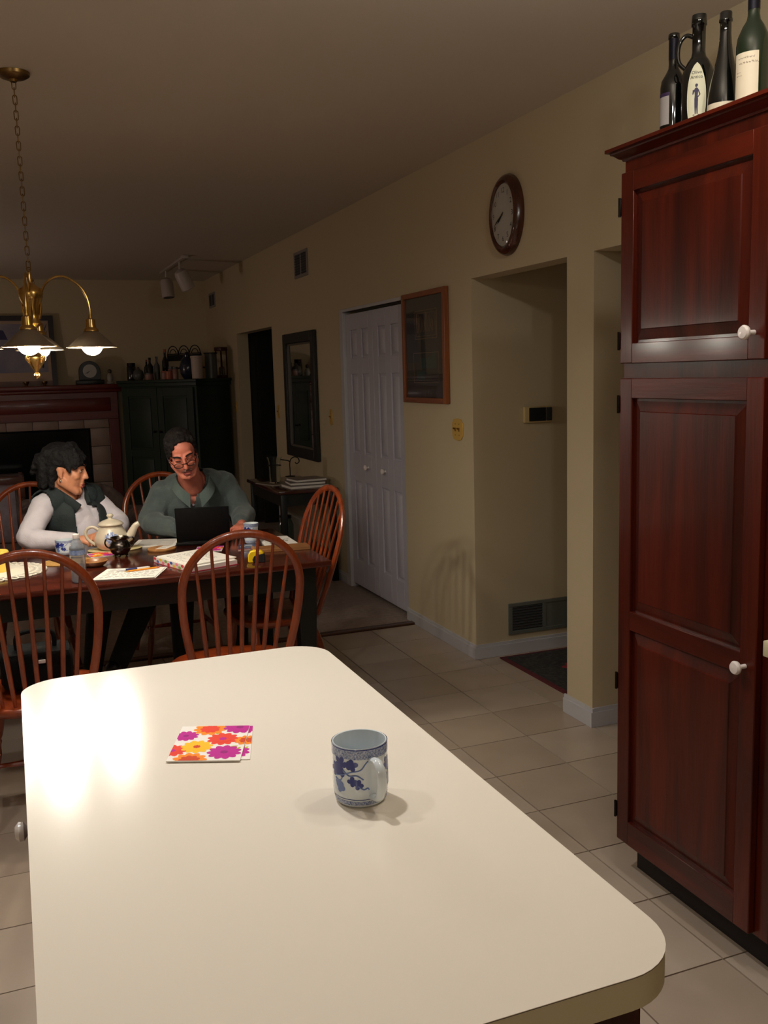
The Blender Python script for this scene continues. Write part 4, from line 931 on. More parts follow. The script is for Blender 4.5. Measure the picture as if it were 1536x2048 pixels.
RED_ = M_('rug_red_motif', (140,34,40), 0.95)
for k in range(3): m = MB(); m.prism(lobed(2.66+0.42*k, 4.12, 0.075, 6, 0.35, 0.2), 0.009, 0.0102); part('medallion', m, RED_, t, True)

# ------------------------------------------------------------------ side table by the right wall
t = thing('side_table', 'dark side table with cherry top against the wall under the mirror', 'table', (2.02, 7.2, 0))
m = MB(); m.box(1.79, 6.70, 0.695, 2.25, 7.70, 0.72, 0.005); part('tabletop', m, TABTOP, t, True)
m = MB()
m.box(1.825, 6.74, 0.60, 1.845, 7.66, 0.695); part('apron', m, TABBASE, t, True)
m = MB(); m.box(1.845, 6.74, 0.60, 2.22, 6.76, 0.695); part('apron', m, TABBASE, t, True)
for lx, ly in ((1.815, 6.725), (2.195, 6.725), (1.815, 7.635), (2.195, 7.635)):
    m = MB(); m.box(lx, ly, 0.0, lx+0.045, ly+0.045, 0.695, 0.003); part('leg', m, TABBASE, t, True)
m = MB(); m.box(1.83, 6.74, 0.20, 2.235, 7.665, 0.22, 0.003); part('lower_shelf', m, TABBASE, t, True)
MAGC = [M_('magazine_cover_%d' % i, c, 0.4) for i, c in enumerate(((120,112,104), (140,130,124), (96,84,78), (132,118,100)))]
def book(name, label, cat, c, w_, d_, h_, z0, rz, cm, group=None):
    t = thing(name, label, cat, (c[0], c[1], z0), rz, group)
    m = MB(); m.box(-w_/2+0.004, -d_/2+0.004, 0.0025, w_/2-0.003, d_/2-0.004, h_-0.0025); part('pages', m, PAPER, t)
    m = MB(); m.box(-w_/2, -d_/2, 0, w_/2, d_/2, 0.0025); part('cover', m, cm, t)
    m = MB(); m.box(-w_/2, -d_/2, h_-0.0025, w_/2, d_/2, h_); part('cover', m, cm, t)
    m = MB(); m.box(w_/2-0.003, -d_/2, 0.0025, w_/2, d_/2, h_-0.0025); part('spine', m, cm, t)
GB = 'books and magazines on the side table'
book('book', 'bottom book of the stack on the dark side table', 'book', (2.05, 6.90), 0.30, 0.24, 0.022, 0.7202, 0.05, MAGC[0], GB)
book('book', 'second grey book in the stack on the side table', 'book', (2.06, 6.92), 0.27, 0.22, 0.020, 0.7426, -0.08, MAGC[2], GB)
book('book', 'top pale book of the stack on the side table', 'book', (2.08, 6.95), 0.25, 0.21, 0.018, 0.7630, 0.12, MAGC[1], GB)
book('magazine', 'thin pale magazine lying by the glass pitcher on the side table', 'magazine', (1.90, 7.22), 0.19, 0.27, 0.008, 0.7202, 0.3, MAGC[3], GB)
CLR = glass('clear_glass', (236,242,240), 0.02, 1.3)
t = thing('glass_pitcher', 'tall clear glass pitcher in an iron stand on the side table', 'pitcher', (1.900, 7.20, 0.7286))
m = MB(); m.lathe([(0.0, 0.0), (0.040, 0.0), (0.045, 0.006), (0.046, 0.10), (0.050, 0.17), (0.060, 0.205), (0.0575, 0.205), (0.047, 0.17), (0.043, 0.10), (0.041, 0.012), (0.0, 0.010)], (0, 0, 0), 28); part('body', m, CLR, t, sharp=70)
m = MB(); m.tube([(0.052*cos(q), 0.052*sin(q), 0.140) for q in np.linspace(0, 2*pi, 33)[:-1]], 0.003, 6, closed=True, up=(0, 0, 1)); part('iron_ring', m, HINGE, t)
t = thing('scroll_stand', 'curled wrought iron stand beside the glass pitcher', 'stand', (2.0, 7.05, 0.7815))
m = MB(); dv = Vector((0.90, -0.35, 0))
P = lambda s, z: Vector((-0.04, 0.08, 0))+dv*s+Vector((0, 0, z))
m.tube(spline([P(0.045, 0.0), P(0.045, 0.06), P(0.045, 0.10), P(0.055, 0.135), P(0.085, 0.152), P(0.115, 0.140), P(0.120, 0.112), P(0.100, 0.100), P(0.088, 0.110)], 7), 0.0042, 8); part('scroll', m, HINGE, t)
m = MB(); m.tube(spline([P(-0.03, 0.135), P(0.0, 0.130), P(0.03, 0.125), P(0.048, 0.115)], 5), 0.0042, 8); part('arm', m, HINGE, t)
m = MB(); m.lathe([(0.0, 0.0), (0.04, 0.0), (0.04, 0.004), (0.008, 0.008), (0.0, 0.008)], P(0.045, 0), 18); part('foot', m, HINGE, t)
t = thing('storage_jar', 'tall glass jar with lid on the lower shelf of the side table', 'jar', (1.93, 7.05, 0.2202))
m = MB(); m.lathe([(0.0, 0.0), (0.055, 0.0), (0.06, 0.01), (0.06, 0.20), (0.045, 0.235), (0.042, 0.25), (0.0, 0.25)], (0, 0, 0), 24); part('body', m, M_('dull_green_glass', (70,78,66), 0.1, coat=0.3), t, sharp=60)
m = MB(); m.lathe([(0.0, 0.25), (0.046, 0.25), (0.047, 0.27), (0.012, 0.275), (0.012, 0.29), (0.0, 0.295)], (0, 0, 0), 20); part('lid', m, HINGE, t)
for (lab, x, y, w_, h_) in (('pale paper bag standing on the lower shelf of the side table', 2.06, 7.25, 0.22, 0.33),):
    t = thing('paper_bag', lab, 'bag', (x, y, 0.2205))
    m = MB(); a, b, c = w_/2, 0.06, h_; m.add([(-a,-b,0),(a,-b,0),(a,b,0),(-a,b,0),(-a*1.02,-b*0.8,c),(a*1.02,-b*0.8,c),(a*1.02,b*0.8,c),(-a*1.02,b*0.8,c),(-a*0.98,-b*0.75,c),(a*0.98,-b*0.75,c),(a*0.98,b*0.75,c),(-a*0.98,b*0.75,c),(-a*.96,-b*.9,.004),(a*.96,-b*.9,.004),(a*.96,b*.9,.004),(-a*.96,b*.9,.004)],
        [(0,3,2,1)]+[(i,(i+1)%4,4+(i+1)%4,4+i) for i in range(4)]+[(4+i,4+(i+1)%4,8+(i+1)%4,8+i) for i in range(4)]+[(8+i,8+(i+1)%4,12+(i+1)%4,12+i) for i in range(4)]+[(12,13,14,15)]); part('sack', m, M_('pale_paper_bag', (176,164,150), 0.8), t)
    m = MB(); m.tube(spline([(-0.05, -0.050, h_), (-0.04, -0.052, h_+0.06), (0.04, -0.052, h_+0.06), (0.05, -0.050, h_)], 5), 0.0025, 6); part('handle', m, CORK, t)

# ------------------------------------------------------------------ ceiling spotlight track (unlit)
t = thing('track_light', 'unlit ceiling track with two white cylinder spotlights near the far wall', 'lamp', (1.64, 9.85, CZ))
LW = M_('white_lamp_metal', (190,178,172), 0.4)
m = MB(); m.box(1.62, 9.10, CZ-0.022, 1.66, 10.55, CZ-0.001, 0.003); part('track', m, LW, t, True)
m = MB(); m.box(1.61, 9.08, CZ-0.03, 1.67, 9.16, CZ-0.001, 0.004); part('end_box', m, LW, t, True)
for (y, dirv) in ((10.25, Vector((0.05, -0.15, -1))), (9.42, Vector((0.45, 0.2, -0.9)))):
    dirv.normalize(); top = Vector((1.64, y, CZ-0.022)); j = top+Vector((0, 0, -0.09))
    m = MB(); m.tube([top, j], 0.010, 8); st = part('stem', m, LW, t, True)
    m = MB(); u = dirv; a = j-u*0.02; m.tube([a, a+u*0.02, a+u*0.05, a+u*0.20, a+u*0.205], [0.02, 0.055, 0.066, 0.066, 0.060], 20); hd = part('spotlight', m, LW, t, True)
    m = MB(); m.tube([a+u*0.2052, a+u*0.2062], 0.055, 20); part('reflector', m, M_('dark_lamp_inside', (60,56,52), 0.4), hd, True)

# ------------------------------------------------------------------ corner armoire
AR = radians(-55)
arm_ = thing('armoire', 'dark green two door corner armoire with cornice near the fireplace', 'cabinet', (1.17, 10.88, 0), AR)
AW, AD, AH = 1.14, 0.52, 1.553
m = MB(); m.box(0, 0.012, 0.05, AW, AD, AH-0.07); part('carcass', m, GREEND, arm_, bev=0.004)
m = MB(); m.box(-0.02, -0.012, AH-0.07, AW+0.02, AD, AH-0.03, 0.004); m.box(-0.035, -0.027, AH-0.03, AW+0.035, AD, AH, 0.006); part('cornice', m, GREEN, arm_)
m = MB(); m.box(-0.01, -0.005, 0.0, AW+0.01, AD, 0.09, 0.004); part('plinth', m, GREEN, arm_)
for k, (x0, x1) in enumerate(((0.035, AW/2-0.004), (AW/2+0.004, AW-0.035))):
    m = MB(); st = 0.085
    m.box(x0+0.01, 0.006, 0.12, x1-0.01, 0.012, AH-0.095); d = part('door', m, GREEN, arm_)
    for xa, xb in ((x0, x0+st), (x1-st, x1)): m = MB(); m.box(xa, -0.010, 0.11, xb, 0.012, AH-0.085); part('stile', m, GREEN, d, bev=0.003)
    for z0, z1 in ((0.11, 0.20), (0.72, 0.80), (AH-0.175, AH-0.085)): r = MB(); r.box(x0+st-0.001, -0.0098, z0, x1-st+0.001, 0.012, z1); part('rail', r, GREEN, d, bev=0.003)
    for z0, z1 in ((0.20, 0.72), (0.80, AH-0.175)): r = MB(); r.box(x0+st+0.02, -0.006, z0+0.02, x1-st-0.02, 0.004, z1-0.02, 0.006); r.box(x0+st, 0.002, z0, x1-st, 0.008, z1); part('raised_panel', r, GREEN, d)
    xk = x1-0.04 if k == 0 else x0+0.04
    m = MB(); m.lathe([(0.006, 0), (0.006, 0.012), (0.015, 0.018), (0.012, 0.028), (0.001, 0.030)], n=12); m.xf(lambda p, xk=xk: (xk+p.x, -0.010-p.z, 1.0+p.y)); part('knob', m, HINGE, d)
# the things standing on it; a() turns armoire-top coordinates into the room
def A_(x, y): return (1.17+cos(AR)*x-sin(AR)*y, 10.88+sin(AR)*x+cos(AR)*y, AH+0.0003)
GA = 'bottles and ornaments on the green armoire'
def turned(name, label, cat, c, prof, mat, capm=None, capz=None, group=GA, n=18):
    t = thing(name, label, cat, c, 0, group); m = MB()
    low = [p for p in prof if capz is None or p[1] <= capz+1e-6]; m.lathe(low if low[0][0] == 0 else [(0, low[0][1])]+low, (0, 0, 0), n); part('body', m, mat, t, sharp=50)
    if capz is not None:
        up = [p for p in prof if p[1] >= capz-1e-6]; m = MB(); m.lathe([(0, up[0][1])]+up, (0, 0, 0), n); part('lid', m, capm, t, sharp=50)
    return t
DKB = M_('dark_bottle_glass', (20,22,24), 0.12, coat=0.3); GRY = M_('grey_ceramic', (80,80,76), 0.4); ORG = M_('orange_spice', (150,74,40), 0.4); PNK = M_('pinkish_jar', (140,104,92), 0.4); CRM = M_('cream_canister', (190,170,158), 0.5); BLUJ = M_('dark_blue_jar', (24,30,52), 0.2, coat=0.3)
def bprof(r, h, nr=0.35, sh=0.6): return [(0, 0), (r*0.95, 0), (r, h*0.04), (r, h*sh), (r*nr, h*(sh+0.16)), (r*nr, h*0.9), (r*nr*1.15, h*0.9), (r*nr*1.15, h), (0, h)]
def jprof(r, h): return [(0, 0), (r*0.95, 0), (r, h*0.05), (r, h*0.78), (r*0.85, h*0.82), (r*0.9, h*0.82), (r*0.9, h), (0, h)]
turned('lidded_box', 'dark square shouldered jar at the left end of the armoire top', 'jar', A_(0.06, 0.12), jprof(0.05, 0.19), DKB, HINGE, 0.19*0.82)
turned('ornament_bowl', 'low grey ornament bowl near the left end of the armoire top', 'bowl', A_(0.19, 0.10), [(0, 0), (0.04, 0), (0.06, 0.03), (0.062, 0.06), (0.05, 0.10), (0.02, 0.12), (0.012, 0.14), (0, 0.145)], GRY)
turned('bottle', 'slim bottle with orange top left of the scroll rack', 'bottle', A_(0.26, 0.16), bprof(0.028, 0.22), DKB, ORG, 0.22*0.9)
turned('bottle', 'dark round shouldered bottle left of the scroll rack', 'bottle', A_(0.335, 0.14), bprof(0.036, 0.24), DKB, HINGE, 0.24*0.9)
turned('spice_jar', 'small ribbed pale jar before the dark bottles on the armoire', 'jar', A_(0.40, 0.06), jprof(0.045, 0.075), PNK, GRY, 0.075*0.82)
turned('bottle', 'grey necked bottle beside the iron rack on the armoire', 'bottle', A_(0.42, 0.16), bprof(0.032, 0.25), GRY, DKB, 0.25*0.9)
turned('bottle', 'tall dark bottle with reddish cap beside the iron rack', 'bottle', A_(0.375, 0.33), bprof(0.036, 0.33), DKB, ORG, 0.33*0.9)
turned('candle_jar', 'short orange candle jar in front of the iron rack', 'candle', A_(0.70, 0.07), [(0, 0), (0.044, 0), (0.046, 0.01), (0.046, 0.085), (0.040, 0.088), (0, 0.080)], ORG)
turned('spice_jar', 'pale amber jar left of the orange candle jar', 'jar', A_(0.635, 0.06), jprof(0.034, 0.09), PNK, ORG, 0.09*0.82)
turned('spice_jar', 'taller pinkish jar behind the orange candle jar', 'jar', A_(0.655, 0.14), jprof(0.034, 0.135), PNK, GRY, 0.135*0.82)
turned('spice_jar', 'narrow pink jar right of the orange candle jar', 'jar', A_(0.79, 0.07), jprof(0.030, 0.13), PNK, GRY, 0.13*0.82)
turned('blue_jar', 'round dark blue jar between iron rack and cream canister', 'jar', A_(0.93, 0.12), [(0, 0), (0.05, 0), (0.085, 0.06), (0.09, 0.13), (0.07, 0.20), (0.04, 0.23), (0.042, 0.25), (0.05, 0.25), (0.02, 0.28), (0, 0.285)], BLUJ)
t = turned('canister', 'cream paper canister in front on the armoire top', 'canister', A_(1.08, 0.10), [(0, 0), (0.056, 0), (0.062, 0.215), (0.066, 0.217), (0.066, 0.235), (0, 0.237)], CRM, CRM, 0.217)
turned('canister', 'grey tin canister with dark flat lid at the back of the armoire top', 'canister', A_(1.08, 0.31), [(0, 0), (0.064, 0), (0.064, 0.255), (0.074, 0.257), (0.074, 0.268), (0, 0.27)], GRY, HINGE, 0.257)
# lantern-like tower with a bulb glint
t = thing('tower_lantern', 'tall narrow red brown lantern at the right end of the armoire top', 'lantern', A_(1.10, 0.45), AR, GA)
RB = M_('red_brown_wood', (62,22,18), 0.4)
m = MB(); m.box(-0.045, -0.045, 0, 0.045, 0.045, 0.03, 0.004); part('base', m, RB, t)
m = MB(); m.box(-0.05, -0.05, 0.285, 0.05, 0.05, 0.325, 0.004); part('roof', m, RB, t)
for sx in (-1, 1):
    for sy in (-1, 1): m = MB(); m.box(sx*0.040-0.005, sy*0.040-0.005, 0.03, sx*0.040+0.005, sy*0.040+0.005, 0.285); part('post', m, RB, t)
m = MB(); m.lathe([(0, 0.03), (0.030, 0.03), (0.030, 0.11), (0.012, 0.125), (0.010, 0.20), (0.006, 0.21), (0, 0.212)], (0, 0, 0), 16); part('candle', m, M_('chrome_candle', (150,140,130), 0.15, metal=0.8), t)
# scrolled iron cup rack
t = thing('scroll_rack', 'black iron rack of looped scrolls at the back of the armoire top', 'rack', A_(0.70, 0.30), AR)
IRON = M_('black_iron', (16,16,17), 0.4, metal=0.5)
for k in range(3):
    x = (k-1)*0.165; m = MB(); m.tube(arc((x, 0, 0.27), 0.078, -0.2, pi+0.2, 20, ry=0.085), 0.0055, 6); part('loop', m, IRON, t)
    m = MB(); m.tube(arc((x, 0, 0.27), 0.048, 0, pi, 16, ry=0.05), 0.0045, 6); part('loop', m, IRON, t)
m = MB(); m.box(-0.26, -0.05, 0.11, 0.26, 0.05, 0.125); part('shelf', m, IRON, t)
m = MB(); m.box(-0.25, 0.0, 0.195, 0.25, 0.012, 0.262); part('back_plate', m, IRON, t)
for x in (-0.25, 0.25): m = MB(); m.tube([(x, 0, 0.0), (x, 0, 0.27)], 0.006, 6); part('upright', m, IRON, t)
m = MB(); m.tube([(-0.25, 0, 0.27), (0.25, 0, 0.27)], 0.006, 6); part('rail', m, IRON, t)

# ------------------------------------------------------------------ fireplace with mantel
fp = thing('fireplace', 'cherry mantel fireplace with tiled surround and black firebox on the far wall', 'fireplace', (0.24, 11.3, 0))
FX0, FX1 = -0.76, 1.24
m = MB(); m.box(FX0-0.06, 11.12, 1.47, FX1, FY-0.001, 1.522, 0.006); m.box(FX0-0.02, 11.16, 1.435, FX1-0.03, FY-0.001, 1.47, 0.008); part('mantel_shelf', m, MANTEL, fp, True)
m = MB(); m.box(FX0+0.02, 11.24, 1.13, FX1-0.07, FY-0.001, 1.435); part('frieze', m, MANTEL, fp, True, bev=0.004)
m = MB(); m.box(FX0+0.10, 11.225, 1.22, FX1-0.15, 11.24, 1.37, 0.006); part('frieze_panel', m, MANTEL, fp, True)
for x0, x1 in ((FX0+0.02, -0.58), (1.06, FX1-0.07)):
    m = MB(); m.box(x0, 11.24, 0.0, x1, FY-0.001, 1.13); part('pilaster', m, wood('mantel_cherry_post', (92,26,20), (124,40,28), 0.35, 'Z', 8, 0.2), fp, True, bev=0.004)
def htile(x0, z0, x1, z1): mm = MB(); mm.box(x0+0.002, 11.27, z0+0.002, x1-0.002, 11.30, z1-0.002, 0.003); part('tile', mm, HEARTH, fp, True)
m = MB(); m.box(-0.58, 11.295, 0, 1.06, 11.31, 0.001+1.13); 
for i in range(6): htile(-0.58+0.2733*i, 1.065-0.005, -0.58+0.2733*(i+1), 1.13) if False else None
for i in range(6): htile(-0.58+1.64*i/6, 1.03, -0.58+1.64*(i+1)/6, 1.13)
for i in range(5):
    htile(-0.58, 1.03*i/5, -0.37, 1.03*(i+1)/5); htile(0.85, 1.03*i/5, 1.06, 1.03*(i+1)/5)
m = MB(); m.box(-0.37, 11.40, 0.0, 0.85, 11.44, 1.03); m.box(-0.37, 11.30, 0.0, -0.36, 11.40, 1.03); m.box(0.84, 11.30, 0.0, 0.85, 11.40, 1.03); m.box(-0.37, 11.30, 1.02, 0.85, 11.40, 1.03); part('firebox', m, FIREB, fp, True)
m = MB(); m.box(-0.35, 11.29, 0.02, 0.83, 11.296, 1.01); part('glass_screen', m, M_('dark_fire_glass', (14,18,18), 0.12), fp, True)
# framed landscape leaning on the mantel
t = thing('mantel_picture', 'large framed pale landscape with bare trees standing on the mantel', 'picture', (0.22, 11.36, 1.5223))
x0, x1, z0, z1 = -0.56, 0.545, 1.5223, 2.295; lean = radians(-4)
def ML(mb): 
    R = Matrix.Rotation(lean, 3, 'X'); return mb.xf(lambda p: Vector((p.x, 11.33, 1.5223))+R @ Vector((0, p.y-11.33, p.z-1.5223)))
DKF = M_('dark_picture_frame', (40,28,34), 0.4); TNF = M_('tan_picture_frame', (110,76,58), 0.4)
for (a, b, c, d) in ((x0, z0, x0+0.055, z1), (x1-0.055, z0, x1, z1), (x0+0.055, z1-0.055, x1-0.055, z1), (x0+0.055, z0, x1-0.055, z0+0.055)):
    mm = MB(); mm.box(a, 11.325, b, c, 11.350, d); ML(mm); part('frame_rail', mm, DKF if b > z0 or d > z0+0.06 else TNF, t, True)
mm = MB(); mm.box(x0+0.05, 11.337, z0+0.05, x1-0.05, 11.343, z1-0.05); ML(mm); pm = part('mat_board', mm, M_('cream_mat_board', (176,150,128), 0.7), t, True)
mm = MB(); mm.box(x0+0.09, 11.335, z0+0.15, x1-0.09, 11.338, z1-0.09); ML(mm); part('landscape_print', mm, M_('misty_landscape', (110,112,134), 0.6, col2=(160,150,156), scale=3), pm, True)
mm = MB()
for (bx, hgt) in ((0.30, 0.36), (0.40, 0.42), (-0.1, 0.40), (-0.2, 0.3)):
    bz = z0+0.20; mm.tube([(bx, 11.334, bz), (bx+0.01, 11.334, bz+hgt*0.5), (bx, 11.334, bz+hgt)], [0.012, 0.008, 0.003], 5)
    for q in range(6): z = bz+hgt*(0.4+0.09*q); s = 1 if q % 2 else -1; mm.tube([(bx, 11.334, z), (bx+s*0.05, 11.334, z+0.07), (bx+s*0.07, 11.334, z+0.12)], [0.006, 0.004, 0.002], 4)
ML(mm); part('tree_print', mm, M_('dark_tree_print', (60,58,74), 0.7), pm, True)
mm = MB(); mm.add([(x0+0.1, 11.3345, z1-0.26), (x0+0.62, 11.3345, z1-0.26), (x0+0.58, 11.3345, z1-0.16), (x0+0.3, 11.3345, z1-0.10), (x0+0.1, 11.3345, z1-0.14)], [(0, 1, 2, 3, 4)]); ML(mm); part('hill_print', mm, M_('blue_hill_print', (58,56,92), 0.7), pm, True)
# mantel clock and figurine
t = thing('mantel_clock', 'black round topped mantel clock with pale dial', 'clock', (0.885, 11.25, 1.5223))
m = MB(); pts = [(-0.115, 0.05), (0.115, 0.05)]+[(0.115*cos(q), 0.145+0.115*sin(q)) for q in np.linspace(0, pi, 17)]
n = len(pts); m.add([(x, -0.05, z) for x, z in pts]+[(x, 0.06, z) for x, z in pts], [tuple(range(n)), tuple(range(2*n-1, n-1, -1))]+[(i, n+i, n+(i+1) % n, (i+1) % n) for i in range(n)]); part('case', m, M_('black_clock_case', (18,18,18), 0.35), t, bev=0.004)
m = MB(); m.box(-0.15, -0.065, 0.0, 0.15, 0.075, 0.05, 0.006); part('base', m, M_('black_clock_base', (18,18,18), 0.35), t)
m = MB(); m.lathe([(0.0, 0.0), (0.072, 0.0), (0.074, 0.004), (0.0, 0.006)], n=28); m.xf(lambda p: (p.x, -0.050-p.z, 0.148+p.y)); part('dial', m, M_('pale_clock_dial', (180,178,168), 0.4), t)
for nm, ang, L_ in (('hour_hand', pi/2-2*pi*7.66/12, 0.038), ('minute_hand', pi/2-2*pi*40/60, 0.056)): m = MB(); m.tube([(0, -0.057, 0.148), (L_*cos(ang), -0.057, 0.148+L_*sin(ang))], 0.0022, 5); part(nm, m, INKB, t)
t = thing('figurine', 'small pale figurine at the right end of the mantel', 'figurine', (1.10, 11.20, 1.5223))
m = MB(); m.lathe([(0, 0), (0.040, 0), (0.042, 0.012), (0.028, 0.03), (0.036, 0.06), (0.030, 0.10), (0.018, 0.115), (0.012, 0.12), (0, 0.121)], (0, 0, 0), 16); part('robe', m, M_('pale_figurine', (150,146,136), 0.4), t)
m = MB(); m.ell((0, 0, 0.14), (0.022, 0.024, 0.026)); part('head', m, M_('dark_figurine_head', (70,60,52), 0.5), t)
for x, lab in ((0.21, 'small dark brass candle cup left of centre on the mantel edge'), (0.40, 'small dark brass candle cup on the mantel edge nearer the clock')):
    turned('candle_cup', lab, 'candle holder', (x, 11.17, 1.5223), [(0, 0), (0.03, 0), (0.012, 0.012), (0.028, 0.03), (0.03, 0.05), (0.024, 0.05), (0.02, 0.035), (0, 0.03)], BRASSD, group='candle cups on the mantel')

# ------------------------------------------------------------------ living-room seating behind the table
FLOR = M_('floral_upholstery', (74,58,56), 0.9, col2=(128,110,104), scale=14, bump=0.1, bscale=90)
sf = thing('sofa', 'muted floral sofa in shadow behind the woman', 'sofa', (-0.75, 7.7, 0))
def cushion(mb, x0, y0, z0, x1, y1, z1, c): mb.box(x0, y0, z0, x1, y1, z1, c)
m = MB(); cushion(m, -1.7, 7.35, 0.10, 0.22, 8.15, 0.42, 0.04); part('base', m, FLOR, sf, True)
m = MB(); 
N_ = 16
for x0, x1 in ((-1.48, -0.76), (-0.75, -0.02)):
    m = MB(); cushion(m, x0, 7.55, 0.42, x1, 8.16, 0.56, 0.05); part('seat_cushion', m, FLOR, sf, True)
m = MB(); m.tube([(-1.7, 7.44, 0.42), (-1.7, 7.44, 0.80)], 0.001, 4)
m = MB(); cushion(m, -1.52, 7.34, 0.42, 0.04, 7.53, 0.80, 0.07); part('backrest', m, FLOR, sf, True)
for x0, x1 in ((-1.74, -1.50), (0.0, 0.24)): m = MB(); cushion(m, x0, 7.34, 0.10, x1, 8.15, 0.64, 0.08); part('armrest', m, FLOR, sf, True)
for x in (-1.64, 0.14):
    for y in (7.42, 8.06): m = MB(); m.box(x-0.025, y-0.025, 0.006, x+0.025, y+0.025, 0.10, 0.004); part('foot', m, CHERRY, sf, True)
t = thing('throw_blanket', 'pale grey lilac throw folded over the sofa back', 'blanket', (-0.35, 7.42, 0.45))
m = MB(); n = 14; vs = []; xs = np.linspace(-0.75, 0.0, n+1)
path = [(7.328, 0.42), (7.322, 0.60), (7.324, 0.74), (7.345, 0.805), (7.42, 0.822), (7.50, 0.815), (7.545, 0.76), (7.548, 0.68)]
for x in xs:
    for (y, z) in path: vs.append((x, y-0.006*sin(x*25) if y < 7.4 else y, z+0.004*sin(x*31)))
k = len(path); fs = [(i*k+j, (i+1)*k+j, (i+1)*k+j+1, i*k+j+1) for i in range(n) for j in range(k-1)]
m.add(vs, fs); part('fabric', m, M_('lilac_grey_throw', (150,138,148), 0.95, var=0.15, scale=20, bump=0.2, bscale=150), t, True, sharp=180)
for o in t.children: s_ = o.modifiers.new('thick', 'SOLIDIFY'); s_.thickness = 0.012; s_.offset = 0
ac = thing('armchair', 'round backed floral armchair in shadow behind the teapot', 'armchair', (0.60, 7.0, 0), radians(200))
m = MB(); m.box(-0.36, -0.36, 0.10, 0.36, 0.36, 0.40, 0.05); part('base', m, FLOR, ac)
m = MB(); m.box(-0.27, -0.22, 0.40, 0.27, 0.37, 0.52, 0.05); part('seat_cushion', m, FLOR, ac)
m = MB(); m.ell((0, -0.30, 0.55), (0.33, 0.10, 0.27), n=24, m=14); part('backrest', m, FLOR, ac)
for s in (-1, 1): m = MB(); m.tube([(s*0.32, -0.30, 0.53), (s*0.34, 0.0, 0.55), (s*0.32, 0.34, 0.54)], [0.09, 0.09, 0.085], 14); part('armrest', m, FLOR, ac)
for sx in (-1, 1):
    for sy in (-1, 1): m = MB(); m.tube([(sx*0.28, sy*0.28, 0.10), (sx*0.30, sy*0.30, 0.004)], [0.025, 0.016], 8); part('foot', m, CHERRY, ac)
t = thing('log_box', 'brown slatted wooden box by the fireplace at the left edge', 'box', (-0.16, 10.75, 0.0))
BW = wood('brown_box_wood', (84,46,36), (118,70,56), 0.5, 'X')
for k in range(5): m = MB(); m.box(-0.26, -0.20, 0.03+0.115*k, 0.26, -0.18, 0.135+0.115*k, 0.004); part('slat', m, BW, t)
for k in range(5): m = MB(); m.box(0.24, -0.18, 0.03+0.115*k, 0.26, 0.20, 0.135+0.115*k, 0.004); part('slat', m, BW, t)
for sx in (-1, 1):
    for sy in (-1, 1): m = MB(); m.box(sx*0.23-0.02, sy*0.17-0.02, 0.008, sx*0.23+0.02, sy*0.17+0.02, 0.61, 0.004); part('post', m, BW, t)
m = MB(); m.box(-0.24, -0.19, 0.575, 0.25, 0.20, 0.60, 0.004); part('lid', m, BW, t)

# ------------------------------------------------------------------ bottles on the pantry
BZ = 2.1625
BG = M_('black_bottle_glass', (8,10,9), 0.06, spec=0.6, coat=0.5); GG = M_('green_bottle_glass', (14,34,16), 0.05, spec=0.6, coat=0.5)
LABC = M_('cream_bottle_label', (226,212,184), 0.6); LABG = M_('grey_bottle_label', (176,168,164), 0.6); LABT = M_('gold_tan_label', (196,156,88), 0.6, col2=(222,196,140), scale=120); FOIL = M_('dark_foil', (28,28,40), 0.35, metal=0.6)
GBOT = 'empty bottles on top of the pantry cabinet'
m = MB(); m.box(PX+0.0, PY0+0.002, 2.140, WX-0.003, PY1+0.0, 2.162); part('riser', m, CHERRYH, pan, True)
def wine(label, c, prof, mat):
    t = thing('bottle', label, 'bottle', (c[0], c[1], BZ), 0, GBOT); m = MB(); m.lathe(prof, (0, 0, 0), 36); part('glass_body', m, mat, t, sharp=70); return t
def curved(poly, R, ang0, z0, off=0.0006, nseg=1): 
    mb = MB(); xs = [p[0] for p in poly]; return mb
def label_rect(t, R, a0, a1, z0, z1, mat, name='label', off=0.0006, lab=None):
    m = MB(); n = 16; vs = []
    for i in range(n+1): a = a0+(a1-a0)*i/n; vs += [((R+off)*cos(a), (R+off)*sin(a), z0), ((R+off)*cos(a), (R+off)*sin(a), z1)]
    m.add(vs, [(2*i, 2*i+2, 2*i+3, 2*i+1) for i in range(n)]); return part(name, m, mat, t, label=lab)
VA = lambda x, y: atan2(-y, -x)      # direction from a bottle to the camera
# 1 claret bottle, label turned to the left
c = (1.86, 2.375); va = VA(*c); R = 0.037
t = wine('dark claret bottle with grey label farthest left on the pantry', c, [(0, 0.004), (0.034, 0), (R, 0.006), (R, 0.185), (0.034, 0.205), (0.022, 0.225), (0.0150, 0.238), (0.0138, 0.25), (0.0138, 0.318), (0.016, 0.319), (0.016, 0.331), (0.0145, 0.333), (0, 0.333)], BG)
label_rect(t, R, va-1.35, va-0.30, 0.080, 0.158, LABG); label_rect(t, R, va-1.4, va-0.24, 0.158, 0.168, M_('purple_label_strip', (58,40,76), 0.6), 'label_strip', lab='purple strip above the label')
m = MB(); m.lathe([(0.0144, 0.262), (0.0146, 0.318)], (0, 0, 0), 24, cap=False); part('foil', m, FOIL, t)
